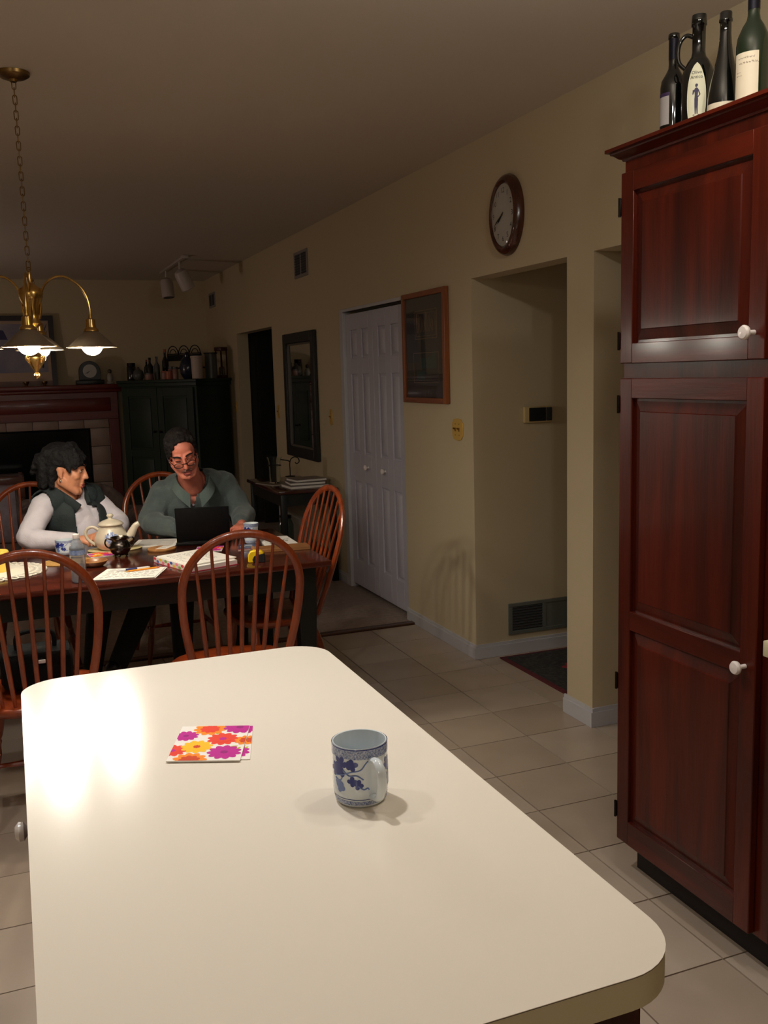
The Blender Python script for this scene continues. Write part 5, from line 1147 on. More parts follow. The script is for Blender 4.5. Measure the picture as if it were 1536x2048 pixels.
# 2 oil bottle with loop handle and pointed oval label
c = (1.86, 2.268); va = VA(*c); R = 0.0445
def r2(z): 
    P2 = [(0.0, 0.041), (0.01, R), (0.185, R), (0.205, 0.040), (0.225, 0.030), (0.238, 0.0205), (0.25, 0.0178)]
    for (a, ra), (b, rb) in zip(P2, P2[1:]):
        if z <= b: return ra+(rb-ra)*(z-a)/(b-a)
    return 0.0178
t = wine('black oil bottle with loop handle and pointed oval label', c, [(0, 0.004), (0.038, 0)]+[(r2(z), z) for z in (0.006, 0.01, 0.185, 0.196, 0.205, 0.215, 0.225, 0.232, 0.238, 0.25, 0.318)]+[(0.0205, 0.319), (0.0205, 0.336), (0.0195, 0.347), (0, 0.347)], BG)
hd = Vector((cos(va-1.75), sin(va-1.75), 0)); m = MB(); m.tube(spline([hd*0.016+Z*0.293, hd*0.034+Z*0.300, hd*0.050+Z*0.285, hd*0.056+Z*0.258, hd*0.052+Z*0.230, hd*0.036+Z*0.212], 6), 0.0058, 10); part('handle', m, BG, t)
la = va-0.10
lab = MB(); n = 24; vs = []; fs = []
for i in range(n+1):
    z = 0.02+0.196*i/n; u = 2*i/n-1; hwid = 0.0265*(1-abs(u)**2.2)**0.75+0.0002
    Rz = r2(z)+0.0007
    for j in range(7): a = la+(j/3-1)*hwid/Rz; vs.append((Rz*cos(a), Rz*sin(a), z))
for i in range(n):
    for j in range(6): fs.append((i*7+j, i*7+j+1, (i+1)*7+j+1, (i+1)*7+j))
lab.add(vs, fs); lo = part('label', lab, M_('pale_cream_label', (232,228,196), 0.6), t, sharp=180)
def wrap_text(body, size, z, mat, parent, spacing=0.95):
    m = text_mesh(body, size, spacing=spacing)
    def W(p): Rz = r2(z+p.y)+0.0012; a = la+p.x/Rz; return (Rz*cos(a), Rz*sin(a), z+p.y)
    m.xf(W); part('lettering', m, mat, parent, sharp=180)
wrap_text('Olivo\nAntico', 0.0125, 0.181, INKB, lo); wrap_text('Extra\nVirgin\nOlive Oil', 0.0072, 0.052, INKB, lo)
# the printed standing figure on that label
fig = MB()
def fcap(x0, y0, x1, y1, r0, r1):
    d = Vector((x1-x0, y1-y0)); L_ = max(d.length, 1e-6); nx, ny = -d.y/L_, d.x/L_; n = 6
    P = [(x0+nx*r0, y0+ny*r0)]; 
    b = atan2(ny, nx); P = [(x0+r0*cos(b+pi*i/n), y0+r0*sin(b+pi*i/n)) for i in range(n+1)]+[(x1+r1*cos(b+pi+pi*i/n), y1+r1*sin(b+pi+pi*i/n)) for i in range(n+1)]
    vs = []
    for x, y in P: Rz = r2(0.115+y)+0.0012; a = la+x/Rz; vs.append((Rz*cos(a), Rz*sin(a), 0.115+y))
    fig.add(vs, [tuple(range(len(vs)))])
for a_ in ((0, .037, 0.0005, .039, .0035, .0036), (0, .031, 0, .025, .0018, .003), (0, .027, 0, .012, .0052, .0040), (0, .012, 0, .004, .004, .0048), (-.002, .003, -.0022, -.018, .0030, .0024), (-.0022, -.018, -.002, -.036, .0023, .0014), (.002, .003, .0022, -.018, .0030, .0024), (.0022, -.018, .003, -.036, .0023, .0014),
           (-.005, .026, -.009, .016, .0016, .0014), (-.009, .016, -.0085, .026, .0014, .0012), (.005, .026, .0095, .014, .0016, .0014), (.0095, .014, .005, .008, .0014, .0012), (-.008, -.039, .009, -.039, .001, .0008)): fcap(*a_)
part('statue_print', fig, M_('slate_print', (66,60,84), 0.7), lo, sharp=180)
# 3 sparkling-wine bottle with sloping shoulders
c = (1.85, 2.150); va = VA(*c); R = 0.044
t = wine('dark sparkling wine bottle with sloping shoulders and gold label', c, [(0, 0.004), (0.04, 0), (R, 0.006), (R, 0.075), (0.0425, 0.10), (0.037, 0.135), (0.029, 0.170), (0.021, 0.205), (0.0165, 0.235), (0.0148, 0.26), (0.0142, 0.288), (0.0175, 0.290), (0.0175, 0.296), (0.0160, 0.299), (0.0160, 0.312), (0.0145, 0.315), (0, 0.315)], BG)
label_rect(t, R, va-1.25, va+1.2, 0.02, 0.066, LABT); label_rect(t, R, va-1.25, va+1.2, 0.0662, 0.080, LABC, 'label_strip')
# 4 tall green wine bottle, cream label with faint script
c = (1.84, 2.036); va = VA(*c); R = 0.041
t = wine('green wine bottle with large cream script label at the right edge', c, [(0, 0.004), (0.038, 0), (R, 0.006), (R, 0.195), (0.038, 0.215), (0.027, 0.240), (0.0175, 0.255), (0.0148, 0.268), (0.0142, 0.318), (0.0165, 0.319), (0.0165, 0.331), (0, 0.332)], GG)
lb = label_rect(t, R, va-1.30, va+0.35, 0.035, 0.172, LABC)
m = MB(); rg = random.Random(12)
for (z, r, a0, a1) in ((0.158, 0.00045, -0.95, 0.15), (0.146, 0.00055, -0.85, 0.2), (0.125, 0.0003, -1.1, -0.75), (0.117, 0.0003, -1.1, -0.8), (0.056, 0.0003, -0.3, 0.2), (0.050, 0.0003, -0.35, 0.15), (0.044, 0.0003, -0.9, -0.2)):
    a = a0
    while a < a1:
        st = rg.uniform(0.10, 0.22); pts = [((R+0.0008)*cos(va+a+st*i/6), (R+0.0008)*sin(va+a+st*i/6), z+rg.uniform(-0.0022, 0.0032)*(r/0.0005)) for i in range(7)]; m.tube(pts, r, 4); a += st+0.05
part('script', m, M_('faded_ink', (120,96,84), 0.8), lb)
m = MB(); m.lathe([(0.0150, 0.280), (0.0150, 0.318)], (0, 0, 0), 24, cap=False); part('foil', m, FOIL, t)
# ------------------------------------------------------------------ the two people at the table
def fuse(mb, voxel, it=4, fac=0.5):
    """voxel-union of overlapping closed shapes, smoothed; returns a mesh in world space"""
    me = bpy.data.meshes.new('fused'); me.from_pydata([tuple(v) for v in mb.v], [], mb.f); me.update()
    bm = bmesh.new(); bm.from_mesh(me); bmesh.ops.recalc_face_normals(bm, faces=bm.faces); bm.to_mesh(me); bm.free()
    o = bpy.data.objects.new('fused', me); COL.objects.link(o)
    r = o.modifiers.new('r', 'REMESH'); r.mode = 'VOXEL'; r.voxel_size = voxel; r.adaptivity = 0.0
    s = o.modifiers.new('s', 'SMOOTH'); s.factor = fac; s.iterations = it
    out = bpy.data.meshes.new_from_object(o.evaluated_get(bpy.context.evaluated_depsgraph_get()))
    bpy.data.objects.remove(o); bpy.data.meshes.remove(me)
    return out
def coords(me):
    a = np.empty(len(me.vertices)*3, dtype=np.float32); me.vertices.foreach_get('co', a); return a.reshape(-1, 3).astype(np.float64)
def fused_part(name, mb, voxel, mats, parent=None, it=4, loc=None, drop=None, move=None, solid=0.0, label=None):
    me = fuse(mb, voxel, it)
    if move is not None:
        a = move(coords(me)); me.vertices.foreach_set('co', a.astype(np.float32).ravel())
    if drop is not None:
        k = drop(coords(me)); bm = bmesh.new(); bm.from_mesh(me); bm.verts.ensure_lookup_table()
        bmesh.ops.delete(bm, geom=[v for v in bm.verts if k[v.index]], context='VERTS'); bm.to_mesh(me); bm.free()
    off = Vector(loc) if loc is not None else (OFF[parent.name] if parent else Vector((0, 0, 0)))
    me.transform(Matrix.Translation(-off)); me.name = name
    me.materials.clear(); me.materials.append(mats)
    me.polygons.foreach_set('use_smooth', [True]*len(me.polygons)); me.update()
    o = bpy.data.objects.new(name, me); COL.objects.link(o)
    if parent: o.parent = parent
    o.location = off if loc is not None else (0, 0, 0)
    OFF[o.name] = off
    if solid: s = o.modifiers.new('thick', 'SOLIDIFY'); s.thickness = solid; s.offset = 1
    if label: o['label'] = label
    return o
def frame(fwd, roll=0.0):
    f = Vector(fwd).normalized(); u = (Vector((0, 0, 1))-f*f.z).normalized(); r = f.cross(u)
    u2 = u*cos(roll)+r*sin(roll); r2_ = f.cross(u2)
    return Matrix((r2_, f, u2)).transposed()       # columns: right, forward, up
class Head:
    def __init__(s, c, fwd, roll, sc): s.c = Vector(c); s.R = frame(fwd, roll); s.sc = sc
    def P(s, p): return s.c+s.R @ (Vector(p)*s.sc)
    def e(s, mb, c, r, n=16, m=10): mb.ell(s.P(c), tuple(x*s.sc for x in r), s.R, n, m)
    def k(s, mb, a, b, ra, rb): mb.cap(s.P(a), s.P(b), ra*s.sc, rb*s.sc)
def head_prims(h, mb, male):
    h.e(mb, (0, -0.014, 0.036), (0.073, 0.094, 0.088), 22, 14)          # skull
    h.e(mb, (0, 0.030, -0.022), (0.060, 0.060, 0.088), 20, 12)          # face
    h.e(mb, (0, 0.040, 0.045), (0.056, 0.040, 0.046))                   # forehead
    j = 0.012 if male else 0.006
    h.k(mb, (0.048+j*0.4, -0.002, -0.052), (0.018+j*0.4, 0.062, -0.098), 0.024, 0.020); h.k(mb, (-0.048-j*0.4, -0.002, -0.052), (-0.018-j*0.4, 0.062, -0.098), 0.024, 0.020)
    h.e(mb, (0, 0.072, -0.100), (0.022, 0.018, 0.018))                  # chin
    for s in (-1, 1):
        h.e(mb, (s*0.036, 0.058, -0.020), (0.024, 0.026, 0.024))        # cheek
        h.k(mb, (s*0.012, 0.086, 0.026), (s*0.044, 0.070, 0.028), 0.010, 0.011)   # brow
        h.e(mb, (s*0.031, 0.077, 0.008), (0.015, 0.012, 0.009))         # eyelid mound
        h.e(mb, (s*0.074, -0.006, -0.004), (0.007, 0.015, 0.026)); h.e(mb, (s*0.077, -0.012, 0.008), (0.006, 0.013, 0.015)); h.e(mb, (s*0.074, 0.000, -0.027), (0.006, 0.008, 0.009))
        h.e(mb, (s*0.011, 0.098, -0.030), (0.008, 0.010, 0.008))        # nostril wing
    q = 0.0 if male else -0.006
    h.k(mb, (0, 0.088, 0.018), (0, 0.110+q, -0.022), 0.008, 0.0105); h.e(mb, (0, 0.112+q, -0.028), (0.011, 0.011, 0.010))
    h.e(mb, (0, 0.088, -0.048), (0.022, 0.008, 0.008))
    h.k(mb, (-0.016, 0.090, -0.062), (0.016, 0.090, -0.062), 0.0062, 0.0062); h.k(mb, (-0.013, 0.089, -0.073), (0.013, 0.089, -0.073), 0.0072, 0.0072)
def hand_prims(mb, wrist, fwd, palm_n, side, curl=0.5, sc=1.0):
    """palm, four unequal fingers of three bones and a thumb leaving the side; fwd along the hand, palm_n out of the palm, side=+1 when the thumb is on fwd x palm_n"""
    w = Vector(wrist); f = Vector(fwd).normalized(); n = (Vector(palm_n)-f*Vector(palm_n).dot(f)).normalized(); t = f.cross(n)*side
    q = lambda a, b, c: w+f*a*sc+t*b*sc+n*c*sc
    mb.cap(q(-0.02, 0, 0), q(0.02, 0, 0), 0.024*sc, 0.026*sc)
    for b in (-0.026, -0.009, 0.009, 0.026): mb.cap(q(0.02, b*0.7, 0), q(0.085, b, 0), 0.0145*sc, 0.0115*sc)
    for b, L_ in ((-0.031, 0.062), (-0.0105, 0.076), (0.0105, 0.082), (0.031, 0.073)):
        p = q(0.086, b, 0.0); ang = 0.25
        for k, fr in enumerate((0.45, 0.32, 0.25)):
            ang += curl*(0.55 if k == 0 else 0.75); e = p+(f*cos(ang)+n*sin(ang)+t*(b*0.5))*(L_*fr*sc); mb.cap(p, e, 0.0092*sc-0.0009*k*sc, 0.0084*sc-0.0009*k*sc, 8); p = e
    a = q(0.018, 0.022, 0.004); b = q(0.050, 0.050, 0.016); c = q(0.078, 0.056, 0.026); d = q(0.102, 0.052, 0.032)
    mb.cap(a, b, 0.0145*sc, 0.0115*sc); mb.cap(b, c, 0.0105*sc, 0.0095*sc); mb.cap(c, d, 0.0092*sc, 0.0078*sc)
SKINM = M_('ruddy_skin', (206,120,96), 0.5, var=0.10, scale=25, bump=0.03, bscale=150)
SKINW = M_('tanned_skin', (210,142,106), 0.5, var=0.08, scale=25, bump=0.03, bscale=150)
LIPM = M_('lip_colour', (150,72,66), 0.45); EYEW = M_('eye_white', (210,200,192), 0.2); IRIS = M_('dark_iris', (24,18,16), 0.15)
def noise_move(amp, sc, seed=0.0):
    def f(a):
        out = a.copy()
        for i in range(len(a)):
            v = mnoise.noise_vector((a[i][0]*sc+seed, a[i][1]*sc, a[i][2]*sc)); out[i] += np.array(v)*amp
        return out
    return f
def face_parts(h, body, lid_open, brow_mat, skin, male):
    for s in (-1, 1):
        m = MB(); h.e(m, (s*0.031, 0.0795, 0.006), (0.0105, 0.0105, 0.0075 if lid_open else 0.004), 14, 10); ey = part('eye', m, EYEW if lid_open else skin, body, True)
        if lid_open: m = MB(); h.e(m, (s*0.031, 0.0868, 0.006), (0.0055, 0.004, 0.0058), 12, 8); part('iris', m, IRIS, ey, True)
        m = MB(); P = [h.P(p) for p in ((s*0.045, 0.0855, 0.011), (s*0.036, 0.0925, 0.0135), (s*0.026, 0.0945, 0.0135), (s*0.017, 0.092, 0.009))]; m.tube(spline(P, 3), 0.0018*h.sc, 6); part('eyelash', m, IRIS, body, True)
        m = MB(); P = [h.P(p) for p in ((s*0.013, 0.0965, 0.030), (s*0.028, 0.093, 0.036), (s*0.044, 0.084, 0.035), (s*0.053, 0.072, 0.030))]; m.tube(spline(P, 4), [0.0042*h.sc]*10+[0.003*h.sc]*3, 6, flat=(1.0, 0.7)); part('eyebrow', m, brow_mat, body, True)
    m = MB(); h.k(m, (-0.019, 0.0915, -0.0625), (0.019, 0.0915, -0.0625), 0.0052, 0.0052); h.k(m, (-0.015, 0.0905, -0.0735), (0.015, 0.0905, -0.0735), 0.0062, 0.0062); 
    fused_part('lips', m, 0.0022, LIPM, body, it=3)

# ---------------------------------------------------------------- the man
def torso_cloth(mb, grow, spec):
    for kind, a in spec:
        if kind == 'e': c, r = a; mb.ell(c, tuple(x+grow for x in r), None, 24, 14)
        else: p, q, ra, rb = a; mb.cap(p, q, ra+grow, rb+grow, 16)
hm = Head((0.808, 4.875, 1.178), (-0.06, -0.90, -0.36), radians(13), 0.96)
MT = [('e', ((0.885, 5.17, 0.66), (0.185, 0.145, 0.16))), ('e', ((0.885, 5.13, 0.80), (0.195, 0.140, 0.16))), ('e', ((0.885, 5.085, 0.90), (0.190, 0.120, 0.13))),
      ('c', ((0.735, 5.075, 0.945), (1.050, 5.085, 0.975), 0.078, 0.078)), ('c', ((0.80, 5.06, 0.985), (0.86, 5.01, 1.03), 0.07, 0.056)), ('c', ((0.98, 5.07, 1.00), (0.89, 5.01, 1.03), 0.07, 0.056))]
MAR = [('c', ((0.725, 5.075, 0.940), (0.648, 5.02, 0.835), 0.066, 0.056)), ('c', ((0.648, 5.02, 0.835), (0.652, 4.955, 0.822), 0.056, 0.052)), ('c', ((0.652, 4.955, 0.822), (0.745, 4.80, 0.812), 0.052, 0.034))]
MAL = [('c', ((1.062, 5.085, 0.968), (1.128, 5.03, 0.845), 0.066, 0.056)), ('c', ((1.128, 5.03, 0.845), (1.132, 4.975, 0.824), 0.056, 0.052)), ('c', ((1.132, 4.975, 0.824), (1.082, 4.82, 0.812), 0.052, 0.034))]
MPT = [('e', ((0.885, 5.22, 0.58), (0.185, 0.14, 0.115))), ('c', ((0.80, 5.20, 0.555), (0.745, 4.76, 0.545), 0.085, 0.066)), ('c', ((0.97, 5.20, 0.555), (1.02, 4.76, 0.545), 0.085, 0.066)),
       ('c', ((0.745, 4.76, 0.545), (0.735, 4.79, 0.12), 0.064, 0.044)), ('c', ((1.02, 4.76, 0.545), (1.03, 4.79, 0.12), 0.064, 0.044))]
m = MB(); head_prims(hm, m, True)
m.cap((0.875, 5.01, 1.00), hm.P((0, -0.030, -0.055)), 0.062, 0.056, 16)
torso_cloth(m, -0.010, MT+MAR+MAL+MPT)
m.cap((0.745, 4.80, 0.812), (0.765, 4.765, 0.808), 0.027, 0.026); m.cap((1.082, 4.82, 0.812), (1.076, 4.785, 0.808), 0.027, 0.026)
hand_prims(m, (0.768, 4.760, 0.808), (0.35, -0.90, -0.05), (0, 0, -1), 1, 0.35, 0.95); hand_prims(m, (1.075, 4.780, 0.806), (-0.35, -0.92, -0.03), (0, 0, -1), -1, 0.35, 0.95)
for x in (0.735, 1.03): m.cap((x, 4.79, 0.12), (x, 4.78, 0.06), 0.036, 0.034); m.cap((x, 4.80, 0.045), (x, 4.66, 0.035), 0.034, 0.026)
man = fused_part('person', m, 0.0045, SKINM, None, 5, loc=(0.885, 5.20, 0.455))
tag(man, 'person in a grey green polo shirt and glasses, head bent over the laptop', 'person')
HAIRM = M_('dark_brown_hair', (26,20,18), 0.75, spec=0.25, var=0.4, scale=60, bump=0.5, bscale=120)
HAIRG = M_('greying_moustache', (112,72,60), 0.7, var=0.3, scale=80, bump=0.4, bscale=150)
face_parts(hm, man, False, HAIRM, SKINM, True)
m = MB()
hm.e(m, (0, -0.034, 0.052), (0.082, 0.088, 0.085), 22, 14); hm.e(m, (0, -0.052, 0.010), (0.080, 0.066, 0.082), 20, 12)
for s in (-1, 1): hm.k(m, (s*0.070, -0.012, 0.055), (s*0.073, 0.010, 0.000), 0.016, 0.009); hm.k(m, (s*0.060, 0.020, 0.085), (s*0.066, 0.012, 0.045), 0.022, 0.016)
for x, z0, y1, z1 in ((-0.045, 0.112, 0.040, 0.100), (-0.025, 0.120, 0.052, 0.110), (-0.004, 0.122, 0.054, 0.113), (0.018, 0.120, 0.054, 0.104), (0.040, 0.112, 0.056, 0.082), (0.054, 0.098, 0.052, 0.058), (0.060, 0.080, 0.044, 0.036)): hm.k(m, (x*0.7, -0.02, z0-0.006), (x, y1, z1-0.006), 0.022, 0.012)
fused_part('hair', m, 0.005, HAIRM, man, 3, move=noise_move(0.004, 60))
m = MB()
hm.k(m, (0.0, 0.099, -0.047), (0.026, 0.090, -0.056), 0.0075, 0.005); hm.k(m, (0.0, 0.099, -0.047), (-0.026, 0.090, -0.056), 0.0075, 0.005)
fused_part('moustache', m, 0.003, HAIRG, man, 3, move=noise_move(0.003, 120))
# reading glasses low on the nose
GF = M_('thin_dark_spectacle_rim', (40,26,24), 0.3, metal=0.5)
gl = part('glasses', MB().tube([hm.P((-0.011, 0.108, -0.004)), hm.P((0, 0.113, -0.001)), hm.P((0.011, 0.108, -0.004))], 0.0022, 6), GF, man, True)
for s in (-1, 1):
    m = MB(); m.tube([hm.P((s*0.034+0.023*cos(q), 0.104-0.010*abs(cos(q)*0.5+s*0.5 if True else 0), -0.012+0.014*sin(q))) for q in np.linspace(0, 2*pi, 25)[:-1]], 0.0020, 6, closed=True); part('rim', m, GF, gl, True)
    m = MB(); m.tube([hm.P((s*0.056, 0.094, -0.006)), hm.P((s*0.076, 0.05, 0.004)), hm.P((s*0.082, 0.0, 0.016)), hm.P((s*0.080, -0.018, 0.008))], 0.0020, 6); part('temple', m, GF, gl, True)
# polo shirt: torso and sleeves in one garment, open at the throat
SHIRT = M_('grey_green_knit', (72,82,80), 0.9, var=0.08, scale=40, bump=0.25, bscale=260, sheen=0.2)
m = MB(); torso_cloth(m, 0.006, MT+MAR[:2]+MAL[:2])
for (p, q, ra, rb) in (MAR[2][1], MAL[2][1]): m.cap(p, q, ra+0.008, rb+0.010, 16)
for a, b in (((0.66, 5.00, 0.80), (0.70, 4.97, 0.86)), ((0.62, 4.98, 0.83), (0.70, 4.93, 0.84)), ((1.15, 5.00, 0.85), (1.08, 4.96, 0.84)), ((1.15, 5.02, 0.80), (1.09, 4.93, 0.82)), ((0.80, 5.0, 0.74), (0.97, 5.0, 0.73)), ((0.70, 5.05, 0.87), (0.76, 5.02, 0.80)), ((1.07, 5.06, 0.88), (1.02, 5.02, 0.79))): m.cap(a, b, 0.018, 0.012, 8)
nb = Vector((0.868, 5.005, 1.012))
def throat(a):
    d = a-np.array([0.862, 4.985, 1.035]); hole = (d[:, 0]**2+(d[:, 1]+0.005)**2*0.8+(d[:, 2])**2*0.9 < 0.073**2)
    v = (a[:, 1] < 5.02) & (a[:, 2] > 0.895) & (np.abs(a[:, 0]-0.862) < (a[:, 2]-0.895)*0.36)
    return hole | v
fused_part('polo_shirt', m, 0.006, SHIRT, man, 5, drop=throat, move=noise_move(0.0075, 15), solid=0.003)
m = MB()
cp = [(0.842, 4.905, 0.952), (0.800, 4.925, 0.995), (0.788, 4.985, 1.035), (0.81, 5.06, 1.062), (0.87, 5.09, 1.072), (0.935, 5.06, 1.068), (0.957, 4.99, 1.042), (0.938, 4.925, 1.002), (0.888, 4.905, 0.952)]
pts = spline(cp, 5); vs = []
for i, p in enumerate(pts):
    s = abs(2*i/(len(pts)-1)-1); out = (p-Vector((0.87, 5.0, p.z))).normalized(); wd = 0.034+0.020*s**3
    vs += [p+Vector((0, 0, 0.014))+out*0.004, p+out*(0.026+0.006*s)+Vector((0, 0, -wd)), p+out*(0.018+0.006*s)+Vector((0, 0, -wd)), p-out*0.004+Vector((0, 0, 0.006))]
n = len(pts); m.add(vs, [(i*4+j, i*4+(j+1) % 4, (i+1)*4+(j+1) % 4, (i+1)*4+j) for i in range(n-1) for j in range(4)]+[(0, 3, 2, 1), ((n-1)*4, (n-1)*4+1, (n-1)*4+2, (n-1)*4+3)])
part('collar', m, M_('grey_green_collar', (82,94,90), 0.9, bump=0.2, bscale=260), man, True, sharp=25)
for z, y in ((0.905, 4.950), (0.868, 4.945)): m = MB(); m.lathe([(0, 0), (0.006, 0), (0.006, 0.003), (0, 0.0035)], n=10); m.xf(lambda p, z=z, y=y: (0.862+p.x, y-p.z, z+p.y)); part('button', m, CHINA, man, True)
TRM = M_('dark_trousers', (26,28,34), 0.85, bump=0.2, bscale=200)
m = MB(); torso_cloth(m, 0.004, MPT); fused_part('trousers', m, 0.008, TRM, man, 4)
SHOE = M_('dark_shoe_leather', (22,20,20), 0.4)
for x in (0.735, 1.03):
    m = MB(); m.cap((x, 4.81, 0.062), (x, 4.68, 0.045), 0.048, 0.038); m.cap((x, 4.80, 0.08), (x, 4.80, 0.11), 0.048, 0.048); m.box(x-0.046, 4.635, 0.008, x+0.046, 4.855, 0.03, 0.008); fused_part('shoe', m, 0.006, SHOE, man, 3)

# ---------------------------------------------------------------- the woman
hw_ = Head((0.242, 5.00, 1.122), (0.955, -0.29, -0.12), radians(0), 1.01)
WT = [('e', ((0.195, 5.15, 0.66), (0.135, 0.120, 0.15))), ('e', ((0.225, 5.09, 0.80), (0.130, 0.115, 0.14))), ('e', ((0.248, 5.05, 0.885), (0.128, 0.105, 0.10))),
      ('c', ((0.140, 5.005, 0.955), (0.365, 5.120, 0.955), 0.055, 0.055)), ('c', ((0.185, 5.02, 0.975), (0.232, 5.03, 1.01), 0.05, 0.045)), ('c', ((0.325, 5.08, 0.975), (0.262, 5.05, 1.01), 0.05, 0.045)),
      ('e', ((0.262, 4.985, 0.865), (0.07, 0.045, 0.07))), ('e', ((0.338, 5.025, 0.865), (0.07, 0.045, 0.07))), ('e', ((0.30, 5.0, 0.80), (0.09, 0.07, 0.10)))]
WAR = [('c', ((0.125, 4.985, 0.950), (0.040, 4.845, 0.822), 0.054, 0.047)), ('c', ((0.040, 4.845, 0.822), (0.070, 4.815, 0.812), 0.047, 0.044)), ('c', ((0.070, 4.815, 0.812), (0.245, 4.775, 0.800), 0.044, 0.029))]
WAL = [('c', ((0.378, 5.125, 0.945), (0.490, 5.03, 0.83), 0.052, 0.046)), ('c', ((0.490, 5.03, 0.83), (0.480, 4.98, 0.818), 0.046, 0.042)), ('c', ((0.480, 4.98, 0.818), (0.405, 4.86, 0.805), 0.042, 0.029))]
WPT = [('e', ((0.175, 5.19, 0.575), (0.155, 0.14, 0.11))), ('c', ((0.235, 5.16, 0.555), (0.580, 4.66, 0.555), 0.085, 0.062)), ('c', ((0.580, 4.66, 0.555), (0.385, 4.46, 0.250), 0.060, 0.042)),
       ('c', ((0.12, 5.12, 0.545), (0.34, 4.68, 0.500), 0.082, 0.060)), ('c', ((0.34, 4.68, 0.500), (0.28, 4.76, 0.10), 0.058, 0.040))]
m = MB(); head_prims(hw_, m, False)
m.cap((0.248, 5.035, 0.985), hw_.P((0, -0.028, -0.06)), 0.050, 0.047, 16)
torso_cloth(m, -0.008, WT+WAR+WAL+WPT)
m.cap((0.245, 4.775, 0.800), (0.272, 4.772, 0.798), 0.023, 0.022); m.cap((0.405, 4.86, 0.805), (0.392, 4.838, 0.802), 0.023, 0.022)
hand_prims(m, (0.275, 4.772, 0.797), (0.96, 0.20, 0.10), (0.1, 0.3, -1), -1, 0.55, 0.90); hand_prims(m, (0.390, 4.835, 0.808), (-0.55, -0.75, 0.15), (0.2, -0.4, -1), -1, 0.6, 0.90)
for a, b in (((0.385, 4.46, 0.25), (0.365, 4.44, 0.21)), ((0.28, 4.76, 0.10), (0.28, 4.765, 0.06))): m.cap(a, b, 0.034, 0.032)
m.cap((0.365, 4.445, 0.205), (0.30, 4.36, 0.17), 0.034, 0.024); m.cap((0.28, 4.77, 0.045), (0.31, 4.65, 0.035), 0.033, 0.025)
wom = fused_part('person', m, 0.0045, SKINW, None, 5, loc=(0.18, 5.18, 0.455))
tag(wom, 'person with short dark hair, white long sleeves and dark vest, seen in profile', 'person')
HAIRW = M_('dark_layered_hair', (16,14,15), 0.75, spec=0.25, var=0.4, scale=70, bump=0.6, bscale=110)
face_parts(hw_, wom, True, HAIRW, SKINW, False)
m = MB(); H2 = hw_
H2.e(m, (0, -0.030, 0.052), (0.086, 0.096, 0.088), 22, 14); H2.e(m, (0, -0.060, 0.005), (0.076, 0.062, 0.085), 20, 12)
for (a, b, ra, rb) in [((0.02, 0.02, 0.128), (0.060, 0.075, 0.066), 0.020, 0.013), ((0.0, 0.03, 0.128), (0.048, 0.088, 0.050), 0.018, 0.011), ((0.03, 0.01, 0.124), (0.070, 0.060, 0.046), 0.020, 0.012), ((0.045, 0.0, 0.112), (0.076, 0.044, 0.028), 0.019, 0.010), ((-0.01, 0.03, 0.128), (0.020, 0.094, 0.066), 0.018, 0.011), ((-0.03, 0.02, 0.122), (-0.02, 0.088, 0.070), 0.018, 0.011), ((-0.05, 0.01, 0.11), (-0.055, 0.070, 0.050), 0.018, 0.011),
        ((0.065, -0.002, 0.090), (0.078, 0.040, 0.004), 0.018, 0.010), ((0.055, 0.03, 0.100), (0.070, 0.066, 0.020), 0.018, 0.009), ((0.045, 0.04, 0.105), (0.062, 0.080, 0.036), 0.018, 0.010), ((-0.065, -0.005, 0.090), (-0.079, 0.03, 0.006), 0.016, 0.008), ((0.060, 0.03, 0.085), (0.074, 0.046, 0.030), 0.018, 0.010),
        ((0.05, -0.095, 0.02), (0.06, -0.085, -0.075), 0.030, 0.018), ((0.02, -0.110, 0.02), (0.02, -0.105, -0.085), 0.032, 0.020), ((-0.03, -0.105, 0.02), (-0.03, -0.10, -0.085), 0.032, 0.020), ((0.066, -0.05, 0.0), (0.066, -0.045, -0.075), 0.022, 0.014), ((-0.066, -0.05, 0.0), (-0.066, -0.045, -0.075), 0.022, 0.014),
        ((0.03, -0.115, 0.05), (0.04, -0.135, 0.01), 0.03, 0.02), ((0.0, -0.12, 0.03), (0.03, -0.150, -0.02), 0.026, 0.014), ((0.05, -0.08, 0.08), (0.06, -0.118, 0.035), 0.024, 0.014)]: H2.k(m, a, b, ra, rb)
fused_part('hair', m, 0.005, HAIRW, wom, 3, move=noise_move(0.005, 55, 3.0))
m = MB(); H2.e(m, (0.0835, 0.000, -0.044), (0.0055, 0.0055, 0.007), 10, 8); part('earring', m, M_('silver_earring', (230,226,220), 0.15, metal=1.0), wom, True)
WHITEK = M_('white_knit', (214,206,212), 0.85, var=0.03, scale=30, bump=0.2, bscale=240, sheen=0.15)
m = MB(); torso_cloth(m, 0.005, WT+WAR[:2]+WAL[:2])
for (p, q, ra, rb) in (WAR[2][1], WAL[2][1]): m.cap(p, q, ra+0.006, rb+0.006, 16)
for a, b in (((0.030, 4.82, 0.80), (0.085, 4.80, 0.835)), ((0.045, 4.80, 0.795), (0.11, 4.785, 0.825)), ((0.06, 4.86, 0.845), (0.10, 4.83, 0.84)), ((0.095, 4.90, 0.90), (0.06, 4.92, 0.885)), ((0.11, 4.93, 0.915), (0.075, 4.94, 0.90)), ((0.065, 4.86, 0.86), (0.03, 4.90, 0.85))): m.cap(a, b, 0.016, 0.010, 8)
def neckw(a):
    d = a-np.array([0.250, 5.025, 1.018]); return d[:, 0]**2+d[:, 1]**2+d[:, 2]**2 < 0.066**2
fused_part('long_sleeved_top', m, 0.006, WHITEK, wom, 5, drop=neckw, move=noise_move(0.003, 26, 1.0), solid=0.0025)
VEST = M_('dark_teal_vest', (26,36,38), 0.8, var=0.2, scale=14, bump=0.3, bscale=120)
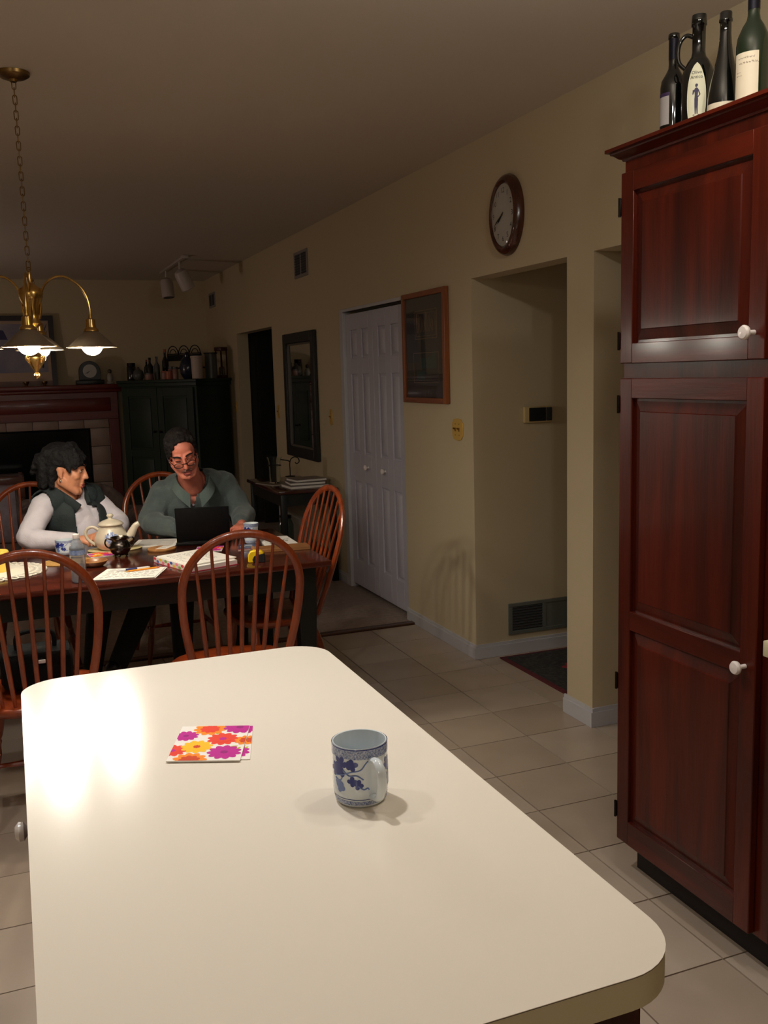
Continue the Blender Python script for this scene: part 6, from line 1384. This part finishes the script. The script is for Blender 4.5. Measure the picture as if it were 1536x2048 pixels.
m = MB(); torso_cloth(m, 0.020, WT[:3]+WT[3:])
tf = np.array([0.45, -0.89, 0.0]); tr = np.array([-0.89, -0.45, 0.0])
def vest_open(a):
    d = a-np.array([0.248, 5.05, 0.0]); u = d @ tr; v = d @ tf; z = a[:, 2]
    hole = ((a-np.array([0.250, 5.03, 1.03]))**2).sum(1) < 0.072**2
    front = (v > 0.0) & (u > -0.085+0.02*(z > 0.93)) & (u < 0.034)
    arm1 = ((a-np.array([0.105, 4.965, 0.940]))**2 @ np.array([1, 1, 0.55])) < 0.066**2
    arm2 = ((a-np.array([0.405, 5.140, 0.940]))**2 @ np.array([1, 1, 0.55])) < 0.064**2
    low = z < 0.60
    return hole | front | arm1 | arm2 | low
fused_part('vest', m, 0.006, VEST, wom, 5, drop=vest_open, move=noise_move(0.004, 20, 5.0), solid=0.008)
m = MB(); cp = [(0.288, 4.935, 0.93), (0.225, 4.965, 0.985), (0.188, 5.01, 1.015), (0.19, 5.06, 1.035), (0.24, 5.095, 1.04), (0.30, 5.085, 1.03), (0.33, 5.045, 1.0), (0.345, 4.995, 0.94)]
m.tube(spline(cp, 5), 0.024, 10, flat=(1.15, 0.55), up=(0, 0, 1)); part('vest_collar', m, VEST, wom, True)
m = MB(); torso_cloth(m, 0.004, WPT); fused_part('trousers', m, 0.008, M_('black_trousers', (18,20,22), 0.85, bump=0.2, bscale=200), wom, 4)
SOLE = M_('white_sole', (190,180,170), 0.6)
for (a, b, up) in (((0.372, 4.452, 0.205), (0.298, 4.352, 0.165), Vector((-0.3, -0.35, 0.8))), ((0.28, 4.78, 0.058), (0.312, 4.65, 0.045), Vector((0, 0, 1)))):
    a = Vector(a); b = Vector(b); m = MB(); m.cap(a, b, 0.045, 0.035); m.cap(a, a+up*0.04, 0.042, 0.040); sh = fused_part('shoe', m, 0.006, SHOE, wom, 3)
    d = (b-a).normalized(); s_ = d.cross(up).normalized(); u_ = s_.cross(d); m = MB(); R_ = Matrix((d, s_, u_)).transposed(); m.obox((a+b)/2-u_*0.036, ((b-a).length/2+0.036, 0.034, 0.010), R_, 0.006); part('sole', m, SOLE, sh, True)
# a dark bag on the floor beneath the table
t = thing('handbag', 'black bag on the near left chair seat with a small pale tag', 'bag', (0.03, 3.62, 0.453))
BAGM = M_('black_bag_fabric', (8,9,10), 0.9, spec=0.2, bump=0.3, bscale=80)
m = MB(); m.box(-0.10, 3.56, 0.458, 0.15, 3.72, 0.60, 0.03); part('body', m, BAGM, t, True)
m = MB(); m.tube(spline([(-0.04, 3.62, 0.59), (-0.03, 3.60, 0.66), (0.08, 3.60, 0.66), (0.09, 3.62, 0.59)], 6), 0.008, 8); part('strap', m, BAGM, t, True)
m = MB(); m.box(0.03, 3.553, 0.555, 0.055, 3.559, 0.568, 0.002); part('tag', m, WHITEP, t, True)
